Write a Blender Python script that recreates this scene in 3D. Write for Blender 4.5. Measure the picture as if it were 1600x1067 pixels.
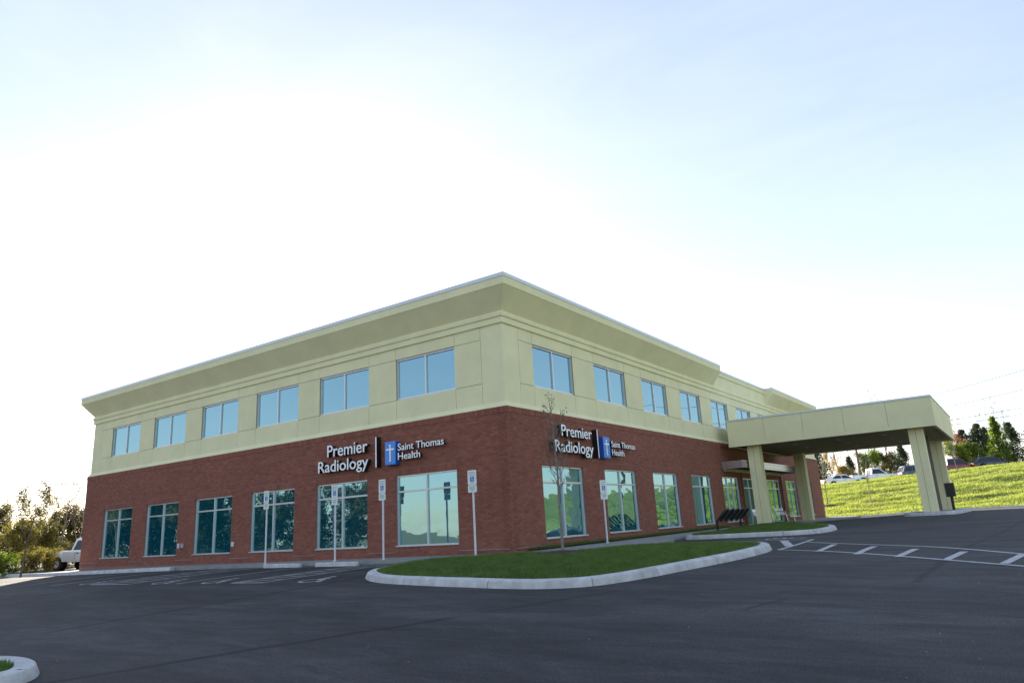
import bpy, bmesh, math, random
import numpy as np
from mathutils import Vector, Matrix, noise
from mathutils.geometry import delaunay_2d_cdt
R = math.radians
rnd = random.Random(7)
scn = bpy.context.scene
col = scn.collection
for o in list(bpy.data.objects): bpy.data.objects.remove(o)

# ------------------------------------------------------------------ camera
CAM = Vector((12.780, -18.058, 0.783))
yaw, pitch, roll = R(-34.529), R(14.529), R(-3.241)
fwd = Vector((math.sin(yaw)*math.cos(pitch), math.cos(yaw)*math.cos(pitch), math.sin(pitch)))
rgt = Vector((math.cos(yaw), -math.sin(yaw), 0)); up = rgt.cross(fwd)
r2 = rgt*math.cos(roll)+up*math.sin(roll); u2 = -rgt*math.sin(roll)+up*math.cos(roll)
cd = bpy.data.cameras.new('camera'); cam = bpy.data.objects.new('camera', cd); col.objects.link(cam)
cam.matrix_world = Matrix(((r2.x, u2.x, -fwd.x, CAM.x), (r2.y, u2.y, -fwd.y, CAM.y), (r2.z, u2.z, -fwd.z, CAM.z), (0, 0, 0, 1)))
cd.sensor_width = 36; cd.lens = 36*1104.17/1600; cd.clip_start = .1; cd.clip_end = 3000
scn.camera = cam
# ------------------------------------------------------------------ sky, sun, exposure
SUN_EL, SUN_AZ = R(15.0), R(-50.0)      # azimuth from +Y, towards +X positive
w = bpy.data.worlds.new('World'); scn.world = w; w.use_nodes = True
nt = w.node_tree; nt.nodes.clear()
sky = nt.nodes.new('ShaderNodeTexSky'); sky.sky_type = 'NISHITA'; sky.sun_disc = False
sky.sun_elevation = SUN_EL; sky.sun_rotation = SUN_AZ; sky.altitude = 200
sky.air_density = 1.0; sky.dust_density = .35; sky.ozone_density = 1.6
bg = nt.nodes.new('ShaderNodeBackground'); wo = nt.nodes.new('ShaderNodeOutputWorld')
tc = nt.nodes.new('ShaderNodeTexCoord'); mp = nt.nodes.new('ShaderNodeMapping'); mp.inputs['Scale'].default_value = (1.1, 2.2, 5.0); mp.inputs['Rotation'].default_value = (0.3, 0.5, 0.6)
nz = nt.nodes.new('ShaderNodeTexNoise'); nz.inputs['Scale'].default_value = 1.6; nz.inputs['Detail'].default_value = 8; nz.inputs['Roughness'].default_value = .62; nz.inputs['Distortion'].default_value = .6
cr = nt.nodes.new('ShaderNodeValToRGB'); cr.color_ramp.elements[0].position = .42; cr.color_ramp.elements[1].position = .8
cr.color_ramp.elements[0].color = (0, 0, 0, 1); cr.color_ramp.elements[1].color = (.16, .16, .16, 1)
mx = nt.nodes.new('ShaderNodeMix'); mx.data_type = 'RGBA'; mx.inputs[7].default_value = (2.6, 2.7, 2.8, 1); gm = nt.nodes.new('ShaderNodeGamma'); gm.inputs[1].default_value = .62
nt.links.new(tc.outputs['Generated'], mp.inputs[0]); nt.links.new(mp.outputs[0], nz.inputs['Vector']); nt.links.new(nz.outputs[0], cr.inputs[0])
nt.links.new(cr.outputs[0], mx.inputs[0]); nt.links.new(sky.outputs[0], gm.inputs[0]); wb = nt.nodes.new('ShaderNodeVectorMath'); wb.operation = 'MULTIPLY'; wb.inputs[1].default_value = (.99, .92, .97); nt.links.new(gm.outputs[0], wb.inputs[0]); nt.links.new(wb.outputs[0], mx.inputs[6]); nt.links.new(mx.outputs[2], bg.inputs[0]); nt.links.new(bg.outputs[0], wo.inputs[0])
bg.inputs[1].default_value = .135
sd = bpy.data.lights.new('sun', 'SUN'); sd.energy = 5.0; sd.angle = R(.55); sd.color = (1, .9, .74)
so = bpy.data.objects.new('sun', sd); col.objects.link(so)
sdir = Vector((math.sin(SUN_AZ)*math.cos(SUN_EL), math.cos(SUN_AZ)*math.cos(SUN_EL), math.sin(SUN_EL)))
so.rotation_euler = sdir.to_track_quat('Z', 'Y').to_euler(); so.location = (-40, 30, 40)
scn.view_settings.view_transform = 'Standard'; scn.view_settings.look = 'None'
scn.view_settings.exposure = 2.0; scn.view_settings.gamma = 1

# ------------------------------------------------------------------ materials
def new_mat(name):
    m = bpy.data.materials.new(name); m.use_nodes = True
    n = m.node_tree; return m, n, n.nodes['Principled BSDF']
def N(n, t, **kw):
    x = n.nodes.new('ShaderNode'+t)
    for k, v in kw.items():
        if k in x.inputs: x.inputs[k].default_value = v
        else: setattr(x, k, v)
    return x
def mat(name, c, rough=.6, metal=0, var=.12, scale=6, bump=0, bscale=40, spec=None, bdist=.01, c2=None, obj_rand=0):
    m, n, b = new_mat(name); L = n.links.new
    co = N(n, 'TexCoord'); geo = N(n, 'NewGeometry')
    nz = N(n, 'TexNoise', Scale=scale, Detail=6, Roughness=.6); L(geo.outputs['Position'], nz.inputs['Vector'])
    mr = N(n, 'MapRange'); mr.inputs[1].default_value = .3; mr.inputs[2].default_value = .7
    L(nz.outputs[0], mr.inputs[0])
    mixc = N(n, 'Mix', data_type='RGBA')
    lo = [x*(1-var) for x in c]; hi = [min(1, x*(1+var)) for x in c] if c2 is None else c2
    mixc.inputs[6].default_value = (*lo, 1); mixc.inputs[7].default_value = (*hi, 1)
    L(mr.outputs[0], mixc.inputs[0]); out = mixc.outputs[2]
    if obj_rand:
        oi = N(n, 'ObjectInfo'); hs = N(n, 'HueSaturation'); m2 = N(n, 'MapRange'); m2.inputs[3].default_value = 1-obj_rand; m2.inputs[4].default_value = 1+obj_rand
        L(oi.outputs['Random'], m2.inputs[0]); L(m2.outputs[0], hs.inputs['Value']); L(out, hs.inputs['Color']); out = hs.outputs[0]
    L(out, b.inputs['Base Color'])
    b.inputs['Roughness'].default_value = rough; b.inputs['Metallic'].default_value = metal
    if spec is not None: b.inputs['Specular IOR Level'].default_value = spec
    if bump:
        nb = N(n, 'TexNoise', Scale=bscale, Detail=5, Roughness=.65); L(geo.outputs['Position'], nb.inputs['Vector'])
        bp = N(n, 'Bump', Strength=bump, Distance=bdist); L(nb.outputs[0], bp.inputs['Height']); L(bp.outputs[0], b.inputs['Normal'])
    return m
M = {}
M['stucco'] = mat('stucco', (.78, .755, .47), .88, var=.06, scale=.9, bump=.5, bscale=160, bdist=.004, obj_rand=.015)
M['stucco_joint'] = mat('stucco_joint', (.36, .33, .2), .9)
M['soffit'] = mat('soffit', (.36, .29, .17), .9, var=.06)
M['mortar'] = mat('mortar', (.25, .14, .115), .95, var=.15, scale=3)
M['coping'] = mat('coping', (.62, .66, .68), .38, .35, var=.05)
M['frame'] = mat('window_frame', (.62, .64, .66), .35, .5, var=.04)
M['concrete'] = mat('concrete', (.28, .28, .275), .9, var=.16, scale=2.2, bump=.6, bscale=55, bdist=.006, obj_rand=.05)
M['curb'] = mat('kerb_concrete', (.50, .505, .50), .88, var=.24, scale=4, bump=.6, bscale=45, bdist=.008, obj_rand=.05)
M['paint'] = mat('road_paint', (.40, .41, .42), .75, var=.22, scale=9, c2=(.52, .53, .54))
M['pole'] = mat('galvanised_pole', (.62, .64, .68), .45, .2, var=.06)
M['sign_white'] = mat('sign_white', (.72, .77, .74), .5, var=.03)
M['sign_blue'] = mat('sign_blue', (.03, .13, .5), .5, var=.03)
M['sign_green'] = mat('sign_green', (.05, .28, .16), .6, var=.03)
M['black'] = mat('black_metal', (.010, .011, .012), .45, var=.1)
M['letter_black'] = mat('letter_black', (.008, .008, .008), .5, var=.05)
M['letter_white'] = mat('letter_white', (.93, .94, .95), .35, var=.02)
M['blue_face'] = mat('blue_sign_face', (.055, .26, .72), .35, var=.03)
M['blue_side'] = mat('blue_sign_side', (.02, .12, .55), .35, var=.03)
M['silver'] = mat('brushed_silver', (.62, .64, .66), .3, .9, var=.08, scale=12)
M['dark'] = mat('dark_trim', (.03, .032, .035), .6)
M['brown'] = mat('rust_brown', (.26, .11, .05), .6, var=.1)
M['pipe_grey'] = mat('pipe_grey', (.20, .17, .14), .6)
M['mulch'] = mat('mulch', (.05, .032, .024), .95, var=.5, scale=30, bump=1, bscale=40, bdist=.03)
M['bark'] = mat('bark', (.12, .095, .075), .9, var=.3, scale=14, bump=.7, bscale=30, bdist=.01)
M['pale_bark'] = mat('pale_bark', (.22, .19, .16), .9, var=.25, scale=14, bump=.6, bscale=30, bdist=.01)
M['wood_pole'] = mat('wood_pole', (.17, .11, .075), .85, var=.2, scale=5)
M['wire'] = mat('wire', (.05, .05, .055), .5)
M['rubber'] = mat('rubber', (.02, .02, .02), .8)
M['tail'] = mat('tail_light', (.45, .02, .015), .25)
M['head'] = mat('head_light', (.7, .72, .74), .15)
M['soil'] = mat('ground', (.08, .075, .035), .95, var=.4, scale=.4, bump=.6, bscale=3, bdist=.1)
M['roof'] = mat('roof_membrane', (.5, .5, .49), .8)
def paint_mat(name, c, metal=.1):
    m = mat(name, c, .28, metal, var=.03); m.node_tree.nodes['Principled BSDF'].inputs['Coat Weight'].default_value = .6; return m
M['car_white'] = paint_mat('car_white', (.74, .76, .78)); M['car_red'] = paint_mat('car_maroon', (.13, .012, .02), .3)
M['car_dark'] = paint_mat('car_dark_blue', (.022, .028, .045), .4); M['car_grey'] = paint_mat('car_blue_grey', (.07, .10, .13), .4)
M['car_tan'] = paint_mat('car_tan', (.28, .25, .2), .3)
m, n, b = new_mat('car_glass'); b.inputs['Base Color'].default_value = (.012, .02, .03, 1); b.inputs['Roughness'].default_value = .06; M['car_glass'] = m
# brick: tone stored per brick as a mesh attribute
m, n, b = new_mat('brick'); L = n.links.new
at = N(n, 'Attribute', attribute_name='tone'); geo = N(n, 'NewGeometry'); nz = N(n, 'TexNoise', Scale=25, Detail=5); L(geo.outputs['Position'], nz.inputs['Vector'])
nl = N(n, 'TexNoise', Scale=.35, Detail=4); L(geo.outputs['Position'], nl.inputs['Vector'])
rp = N(n, 'ValToRGB'); e = rp.color_ramp.elements; e[0].color = (.185, .058, .040, 1); e[1].color = (.335, .13, .083, 1)
el = e.new(.5); el.color = (.25, .09, .059, 1)
L(at.outputs['Fac'], rp.inputs[0]); hs = N(n, 'HueSaturation'); ad = N(n, 'Math', operation='ADD'); L(nz.outputs[0], ad.inputs[0]); L(nl.outputs[0], ad.inputs[1]); mr = N(n, 'MapRange'); mr.inputs[1].default_value = .6; mr.inputs[2].default_value = 1.4; mr.inputs[3].default_value = .88; mr.inputs[4].default_value = 1.12; L(ad.outputs[0], mr.inputs[0]); L(mr.outputs[0], hs.inputs['Value']); L(rp.outputs[0], hs.inputs['Color']); L(hs.outputs[0], b.inputs['Base Color'])
b.inputs['Roughness'].default_value = .88
bp = N(n, 'Bump', Strength=.5, Distance=.004); nb = N(n, 'TexNoise', Scale=90, Detail=4); L(geo.outputs['Position'], nb.inputs['Vector']); L(nb.outputs[0], bp.inputs['Height']); L(bp.outputs[0], b.inputs['Normal'])
M['brick'] = m
# reflective glazing
def glass_mat(name, tint, body, wav, bsc, refl):
    m, n, b = new_mat(name); L = n.links.new; n.nodes.remove(b)
    out = n.nodes['Material Output']; g1 = N(n, 'BsdfGlossy', Roughness=.012); g1.inputs['Color'].default_value = (*tint, 1)
    d = N(n, 'BsdfPrincipled'); d.inputs['Base Color'].default_value = (*body, 1); d.inputs['Roughness'].default_value = .1
    geo = N(n, 'NewGeometry'); nz = N(n, 'TexNoise', Scale=bsc, Detail=1.5, Roughness=.4); mp = N(n, 'Mapping'); mp.inputs['Scale'].default_value = (1, 1, 1.7)
    L(geo.outputs['Position'], mp.inputs[0]); L(mp.outputs[0], nz.inputs['Vector'])
    bp = N(n, 'Bump', Strength=1, Distance=wav); L(nz.outputs[0], bp.inputs['Height']); L(bp.outputs[0], g1.inputs['Normal'])
    mx = N(n, 'MixShader'); mx.inputs[0].default_value = refl; L(d.outputs[0], mx.inputs[1]); L(g1.outputs[0], mx.inputs[2]); L(mx.outputs[0], out.inputs[0]); return m
M['glass_up'] = glass_mat('upper_glass', (.29, .48, .54), (.002, .10, .14), .003, .8, .80)
M['glass_low'] = glass_mat('lower_glass', (.30, .52, .57), (.0, .19, .27), .008, 1.0, .74)
# asphalt
m, n, b = new_mat('asphalt'); L = n.links.new
geo = N(n, 'NewGeometry'); sep = N(n, 'SeparateXYZ'); L(geo.outputs['Position'], sep.inputs[0])
n1 = N(n, 'TexNoise', Scale=.22, Detail=6, Roughness=.6, Distortion=.8); mp = N(n, 'Mapping'); mp.inputs['Rotation'].default_value = (0, 0, .5); mp.inputs['Scale'].default_value = (.5, 1.7, 1)
L(geo.outputs['Position'], mp.inputs[0]); L(mp.outputs[0], n1.inputs['Vector'])
n2 = N(n, 'TexNoise', Scale=60, Detail=6, Roughness=.75); L(geo.outputs['Position'], n2.inputs['Vector'])
n3 = N(n, 'TexNoise', Scale=1.4, Detail=7, Roughness=.7, Distortion=.5); L(mp.outputs[0], n3.inputs['Vector'])
r1 = N(n, 'ValToRGB'); e = r1.color_ramp.elements; e[0].position = .38; e[0].color = (.019, .0195, .021, 1); e[1].position = .62; e[1].color = (.043, .044, .046, 1); L(n1.outputs[0], r1.inputs[0])
r3 = N(n, 'ValToRGB'); e = r3.color_ramp.elements; e[0].position = .40; e[0].color = (.72, .72, .72, 1); e[1].position = .62; e[1].color = (1.4, 1.4, 1.4, 1); L(n3.outputs[0], r3.inputs[0])
r2_ = N(n, 'ValToRGB'); e = r2_.color_ramp.elements; e[0].position = .42; e[0].color = (.45, .45, .45, 1); e[1].position = .60; e[1].color = (1.75, 1.75, 1.75, 1); L(n2.outputs[0], r2_.inputs[0])
v1 = N(n, 'VectorMath', operation='MULTIPLY'); v2 = N(n, 'VectorMath', operation='MULTIPLY'); L(r1.outputs[0], v1.inputs[0]); L(r2_.outputs[0], v1.inputs[1]); L(v1.outputs[0], v2.inputs[0]); L(r3.outputs[0], v2.inputs[1])
last = v2.outputs[0]
wob = N(n, 'TexNoise', Scale=1.6, Detail=5); L(geo.outputs['Position'], wob.inputs['Vector'])
for (ax, ay, bx, by, wd, dk) in ((-1.08, -12.45, -.45, -5.6, .085, .2), (3.4, -14.6, 5.9, -9.6, .075, .2), (5.9, -9.6, 7.2, -7.0, .06, .4), (11.2, -6.1, 12.8, 12, .06, .5), (9.5, -8.6, 9.9, -7.3, .05, .35)):
    Ln = math.hypot(bx-ax, by-ay); dx, dy = (bx-ax)/Ln, (by-ay)/Ln
    # perpendicular distance and along-distance of the paving seam
    dp = N(n, 'VectorMath', operation='DOT_PRODUCT'); dp.inputs[1].default_value = (-dy, dx, 0); L(geo.outputs['Position'], dp.inputs[0])
    s1 = N(n, 'Math', operation='ADD'); s1.inputs[1].default_value = dy*ax-dx*ay; L(dp.outputs['Value'], s1.inputs[0])
    wq = N(n, 'Math', operation='MULTIPLY_ADD'); wq.inputs[1].default_value = .22; wq.inputs[2].default_value = -.11; L(wob.outputs[0], wq.inputs[0])
    s2 = N(n, 'Math', operation='ADD'); L(s1.outputs[0], s2.inputs[0]); L(wq.outputs[0], s2.inputs[1])
    ab = N(n, 'Math', operation='ABSOLUTE'); L(s2.outputs[0], ab.inputs[0])
    mr = N(n, 'MapRange'); mr.inputs[1].default_value = wd*.35; mr.inputs[2].default_value = wd*1.6; mr.inputs[3].default_value = 1; mr.inputs[4].default_value = 0; L(ab.outputs[0], mr.inputs[0])
    da = N(n, 'VectorMath', operation='DOT_PRODUCT'); da.inputs[1].default_value = (dx, dy, 0); L(geo.outputs['Position'], da.inputs[0])
    mid = dx*(ax+bx)/2+dy*(ay+by)/2
    s3 = N(n, 'Math', operation='SUBTRACT'); s3.inputs[1].default_value = mid; L(da.outputs['Value'], s3.inputs[0]); a3 = N(n, 'Math', operation='ABSOLUTE'); L(s3.outputs[0], a3.inputs[0])
    m3 = N(n, 'MapRange'); m3.inputs[1].default_value = Ln/2-.4; m3.inputs[2].default_value = Ln/2; m3.inputs[3].default_value = 1-dk; m3.inputs[4].default_value = 0; L(a3.outputs[0], m3.inputs[0])
    mu = N(n, 'Math', operation='MULTIPLY'); L(mr.outputs[0], mu.inputs[0]); L(m3.outputs[0], mu.inputs[1])
    mxx = N(n, 'Mix', data_type='RGBA'); mxx.inputs[7].default_value = (.003, .003, .0035, 1); L(mu.outputs[0], mxx.inputs[0]); L(last, mxx.inputs[6]); last = mxx.outputs[2]
L(last, b.inputs['Base Color']); b.inputs['Roughness'].default_value = .82; b.inputs['Specular IOR Level'].default_value = .35
bp = N(n, 'Bump', Strength=.8, Distance=.008); L(n2.outputs[0], bp.inputs['Height']); L(bp.outputs[0], b.inputs['Normal'])
M['asphalt'] = m
# leaf-like materials let light through
def leaf_mat(name, c, c2, trans=.45, sc=.6, tc_=None):
    m, n, b = new_mat(name); L = n.links.new; out = n.nodes['Material Output']
    geo = N(n, 'NewGeometry'); nz = N(n, 'TexNoise', Scale=sc, Detail=5, Roughness=.7); L(geo.outputs['Position'], nz.inputs['Vector'])
    n2 = N(n, 'TexWhiteNoise'); L(geo.outputs['Position'], n2.inputs['Vector'])
    mr = N(n, 'MapRange'); mr.inputs[1].default_value = .33; mr.inputs[2].default_value = .67; L(nz.outputs[0], mr.inputs[0])
    mx = N(n, 'Mix', data_type='RGBA'); mx.inputs[6].default_value = (*c, 1); mx.inputs[7].default_value = (*c2, 1); L(mr.outputs[0], mx.inputs[0])
    L(mx.outputs[2], b.inputs['Base Color']); b.inputs['Roughness'].default_value = .65; b.inputs['Specular IOR Level'].default_value = .25
    t = N(n, 'BsdfTranslucent'); hs = N(n, 'HueSaturation', Saturation=1.15, Value=1.5); L(mx.outputs[2], hs.inputs['Color']); L(hs.outputs[0], t.inputs[0])
    ms = N(n, 'MixShader'); ms.inputs[0].default_value = trans; L(b.outputs[0], ms.inputs[1]); L(t.outputs[0], ms.inputs[2]); L(ms.outputs[0], out.inputs[0]); return m
M['cedar'] = leaf_mat('cedar_leaf', (.035, .05, .026), (.07, .09, .045), .3)
M['green'] = leaf_mat('green_leaf', (.07, .11, .02), (.14, .19, .035), .45)
M['yellow'] = leaf_mat('yellow_leaf', (.12, .11, .035), (.20, .175, .05), .45)
M['olive'] = leaf_mat('olive_leaf', (.055, .055, .022), (.10, .09, .035), .4)
M['pink'] = leaf_mat('pink_blossom', (.32, .14, .10), (.42, .22, .16), .4)
M['tan'] = leaf_mat('tan_leaf', (.22, .15, .06), (.32, .24, .10), .4)
M['bud'] = leaf_mat('bud', (.10, .065, .035), (.20, .14, .07), .2)
M['blade'] = leaf_mat('grass_blade', (.055, .11, .022), (.165, .235, .07), .35, 3.5)
M['hill_blade'] = leaf_mat('hill_grass_blade', (.19, .24, .05), (.33, .36, .10), .4, .9)
def lawn_mat(name, a, b_, dirt, sc, dirtlo):
    m, n, b = new_mat(name); L = n.links.new
    geo = N(n, 'NewGeometry'); n1 = N(n, 'TexNoise', Scale=sc, Detail=7, Roughness=.7); mp = N(n, 'Mapping'); mp.inputs['Rotation'].default_value = (0, 0, -.35); mp.inputs['Scale'].default_value = (.45, 1.5, 1)
    L(geo.outputs['Position'], mp.inputs[0]); L(mp.outputs[0], n1.inputs['Vector'])
    n2 = N(n, 'TexNoise', Scale=sc*.7, Detail=8, Roughness=.75, Distortion=.7); L(mp.outputs[0], n2.inputs['Vector'])
    r = N(n, 'ValToRGB'); e = r.color_ramp.elements; e[0].position = .35; e[0].color = (*a, 1); e[1].position = .65; e[1].color = (*b_, 1); L(n1.outputs[0], r.inputs[0])
    mr = N(n, 'MapRange'); mr.inputs[1].default_value = dirtlo; mr.inputs[2].default_value = dirtlo+.12; L(n2.outputs[0], mr.inputs[0])
    mx = N(n, 'Mix', data_type='RGBA'); mx.inputs[7].default_value = (*dirt, 1); L(mr.outputs[0], mx.inputs[0]); L(r.outputs[0], mx.inputs[6]); L(mx.outputs[2], b.inputs['Base Color'])
    b.inputs['Roughness'].default_value = .9; b.inputs['Specular IOR Level'].default_value = .15
    nb = N(n, 'TexNoise', Scale=9, Detail=8, Roughness=.8); L(geo.outputs['Position'], nb.inputs['Vector']); bp = N(n, 'Bump', Strength=1, Distance=.12); L(nb.outputs[0], bp.inputs['Height']); L(bp.outputs[0], b.inputs['Normal'])
    return m
M['hill'] = lawn_mat('hill_grass', (.185, .225, .05), (.31, .34, .10), (.28, .22, .12), .9, .62)
M['lawn'] = lawn_mat('lawn_soil', (.035, .06, .02), (.05, .08, .025), (.13, .10, .06), 1.3, .62)

# ------------------------------------------------------------------ helpers
class MB:
    def __init__(s): s.v = []; s.f = []
    def add(s, vs, fs):
        k = len(s.v); s.v += [tuple(p) for p in vs]; s.f += [tuple(i+k for i in f) for f in fs]; return s
    def box(s, a, b, T=None):
        x0, y0, z0 = a; x1, y1, z1 = b
        vs = [(x, y, z) for z in (z0, z1) for y in (y0, y1) for x in (x0, x1)]
        if T: vs = [T(p) for p in vs]
        return s.add(vs, [(0, 2, 3, 1), (4, 5, 7, 6), (0, 1, 5, 4), (2, 6, 7, 3), (0, 4, 6, 2), (1, 3, 7, 5)])
    def tube(s, pts, rad, n=8, caps=True):
        pts = [Vector(p) for p in pts]; rad = rad if isinstance(rad, (list, tuple)) else [rad]*len(pts)
        rings = []; u = None
        for i, p in enumerate(pts):
            t = (pts[min(i+1, len(pts)-1)]-pts[max(i-1, 0)]).normalized()
            if u is None: u = t.orthogonal().normalized()
            u = (u-t*u.dot(t)).normalized(); v = t.cross(u)
            rings.append([p+(u*math.cos(2*math.pi*k/n)+v*math.sin(2*math.pi*k/n))*rad[i] for k in range(n)])
        vs = [q for r in rings for q in r]; fs = []
        for i in range(len(pts)-1):
            for k in range(n): fs.append((i*n+k, i*n+(k+1) % n, (i+1)*n+(k+1) % n, (i+1)*n+k))
        if caps: fs += [tuple(range(n))[::-1], tuple(range((len(pts)-1)*n, len(pts)*n))]
        return s.add(vs, fs)
    def prism(s, poly, T0, T1):
        n = len(poly); vs = [T0(p) for p in poly]+[T1(p) for p in poly]
        return s.add(vs, [tuple(range(n))[::-1], tuple(range(n, 2*n))]+[(i, (i+1) % n, n+(i+1) % n, n+i) for i in range(n)])
    def disc(s, c, r, ax, h, n=20):   # solid disc along axis ax
        ax = Vector(ax).normalized(); c = Vector(c); return s.tube([c-ax*h/2, c+ax*h/2], r, n)
    def mesh(s, name, recalc=True, bevel=0):
        me = bpy.data.meshes.new(name); me.from_pydata(s.v, [], s.f); me.update()
        if recalc or bevel:
            bm = bmesh.new(); bm.from_mesh(me)
            if bevel: bmesh.ops.bevel(bm, geom=list(bm.edges), offset=bevel, segments=1, affect='EDGES')
            bmesh.ops.recalc_face_normals(bm, faces=bm.faces); bm.to_mesh(me); bm.free()
        return me
    def build(s, name, m, parent=None, smooth=False, recalc=True, bevel=0):
        me = s.mesh(name, recalc, bevel)
        if smooth:
            me.polygons.foreach_set('use_smooth', [True]*len(me.polygons))
            if not bevel: me.set_sharp_from_angle(angle=R(35))
        return link(name, me, m, parent)
def link(name, me, m, parent=None):
    if m is not None and not me.materials: me.materials.append(M[m] if isinstance(m, str) else m)
    o = bpy.data.objects.new(name, me); col.objects.link(o)
    if parent is not None: o.parent = parent
    return o
def tag(o, label, cat, group=None, kind=None):
    if label: o['label'] = label
    if cat: o['category'] = cat
    if group: o['group'] = group
    if kind: o['kind'] = kind
    return o
def empty(name, loc=(0, 0, 0), rz=0):
    o = bpy.data.objects.new(name, None); col.objects.link(o); o.location = loc; o.rotation_euler = (0, 0, rz); o.empty_display_size = .2; return o
def kids(o): return [c for c in bpy.data.objects if c.parent == o]
def copy_tree(o, parent=None):
    c = o.copy(); col.objects.link(c); c.parent = parent
    for k in kids(o): copy_tree(k, c)
    return c
def mesh_np(name, V, F):
    me = bpy.data.meshes.new(name); V = np.asarray(V, np.float32); F = np.asarray(F, np.int32); k = F.shape[1]
    me.vertices.add(len(V)); me.vertices.foreach_set('co', V.ravel()); me.loops.add(F.size); me.loops.foreach_set('vertex_index', F.ravel())
    me.polygons.add(len(F)); me.polygons.foreach_set('loop_start', np.arange(0, F.size, k, dtype=np.int32)); me.polygons.foreach_set('loop_total', np.full(len(F), k, np.int32))
    me.update(calc_edges=True); me.validate(); return me

# ------------------------------------------------------------------ terrain
def sm(t): t = min(1, max(0, t)); return t*t*(3-2*t)
def sp(t): return math.log1p(math.exp(t*2))/2 if t < 20 else t
def g(x, y):
    return (-.12-.15*min(1, max(0, -x/27))-.12*sm((-x-10)/22)+.30*sm(y/20)*(.25+.75*sm(x/9))-.10*sm((y-20)/22)*sm(x/6+.3)
            - .047*sp(-(y+3.5-.35*min(9, max(0, x-4)))))
def hill_d(x, y):
    a, b = y-43.5, x-27; k = 6.; h = max(0, k-abs(a-b))/k; return max(a, b)+h*h*k/4
def hill(x, y):
    d = hill_d(x, y); top = min(5.2, max(3.0, 3.35+.03*(x+6))); t = d/28.
    s = 0 if t <= 0 else 1 if t >= 1 else .55*sm(t)+.45*t
    return g(min(x, 30), min(y, 43.5))+.02+top*s
def grid(xs, ys, zf, keep=lambda x, y: True):
    V = [(x, y, zf(x, y)) for y in ys for x in xs]; nx = len(xs); F = []
    for j in range(len(ys)-1):
        for i in range(nx-1):
            if keep((xs[i]+xs[i+1])/2, (ys[j]+ys[j+1])/2): F.append((j*nx+i, j*nx+i+1, (j+1)*nx+i+1, (j+1)*nx+i))
    return V, F
def ar(a, b, s): return list(np.arange(a, b+s*.5, s))
V, F = grid(ar(-46, 27, .5), ar(-40, 43.5, .5), g, lambda x, y: not (-27 < x < -1 and 1 < y < 41))
o = link('asphalt_car_park', mesh_np('asphalt_car_park', V, F), 'asphalt'); tag(o, None, None, kind='structure')
o.data.polygons.foreach_set('use_smooth', [True]*len(o.data.polygons))
def hz(x, y):
    d = hill_d(x, y); z = hill(x, y)
    if d > .6:
        f = min(1, d/5)*(1 if d < 32 else .3)
        p = Vector((x*.22+y*.10, y*.55-x*.16, 0))
        z += f*(.17*noise.noise(p)+.12*noise.noise(p*2.7)+.07*noise.noise(p*6.1))
    else: z -= .0
    return z
xs = ar(-60, -14, 2)+ar(-13, 20, .4)+ar(21, 95, 1.5); ys = ar(-60, 40, 2)+ar(40.8, 80, .45)+ar(82, 200, 3)
V, F = grid(xs, ys, hz, lambda x, y: hill_d(x, y) > .0)
o = link('grass_hill', mesh_np('grass_hill', V, F), 'hill'); tag(o, None, None, kind='structure'); o.data.polygons.foreach_set('use_smooth', [True]*len(F))
# wide ground out to the horizon, under everything else
def far_z(x, y):
    r = math.hypot(x, y); z = g(max(-46, min(27, x)), max(-40, min(43.5, y)))-.12
    return z-.0006*max(0, r-80)
xs = [-900, -500, -300, -200, -140]+ar(-100, 100, 5)+[140, 200, 300, 500, 900]
V, F = grid(xs, xs, far_z); o = link('ground', mesh_np('ground', V, F), 'soil'); tag(o, None, None, kind='structure')

def drape(poly, zf, sp_=.4):
    xs_ = [p[0] for p in poly]; ys_ = [p[1] for p in poly]; pts = [Vector(p) for p in poly]; n = len(pts)
    def inside(x, y):
        c = False
        for i in range(n):
            x1, y1 = poly[i]; x2, y2 = poly[(i+1) % n]
            if (y1 > y) != (y2 > y) and x < (x2-x1)*(y-y1)/(y2-y1)+x1: c = not c
        return c
    def far(x, y): return all((Vector((x, y))-p).length > sp_*.3 for p in pts)
    x = min(xs_)
    while x < max(xs_):
        y = min(ys_)
        while y < max(ys_):
            if inside(x, y) and far(x, y): pts.append(Vector((x, y)))
            y += sp_
        x += sp_
    vo, eo, fo, *_ = delaunay_2d_cdt(pts, [(i, (i+1) % n) for i in range(n)], [], 1, 1e-5)
    mb = MB(); mb.add([(v.x, v.y, zf(v.x, v.y)) for v in vo], [tuple(f) for f in fo])
    for i, f in enumerate(mb.f):
        a, b, c = [Vector(mb.v[k]) for k in f[:3]]
        if (b-a).cross(c-a).z < 0: mb.f[i] = f[::-1]
    return mb, inside
def densify(P, step=.35, closed=False):
    out = []
    Q = P+[P[0]] if closed else P
    for a, b in zip(Q[:-1], Q[1:]):
        k = max(1, int(math.dist(a, b)/step))
        for i in range(k): out.append((a[0]+(b[0]-a[0])*i/k, a[1]+(b[1]-a[1])*i/k))
    if not closed: out.append(P[-1])
    return out
def smooth_line(P, closed, it=2):
    for _ in range(it):
        Q = []; n = len(P)
        for i in range(n if closed else n-1):
            a, b = P[i], P[(i+1) % n]
            Q += [(a[0]*.75+b[0]*.25, a[1]*.75+b[1]*.25), (a[0]*.25+b[0]*.75, a[1]*.25+b[1]*.75)]
        if not closed: Q = [P[0]]+Q+[P[-1]]
        P = Q
    return P
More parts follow.
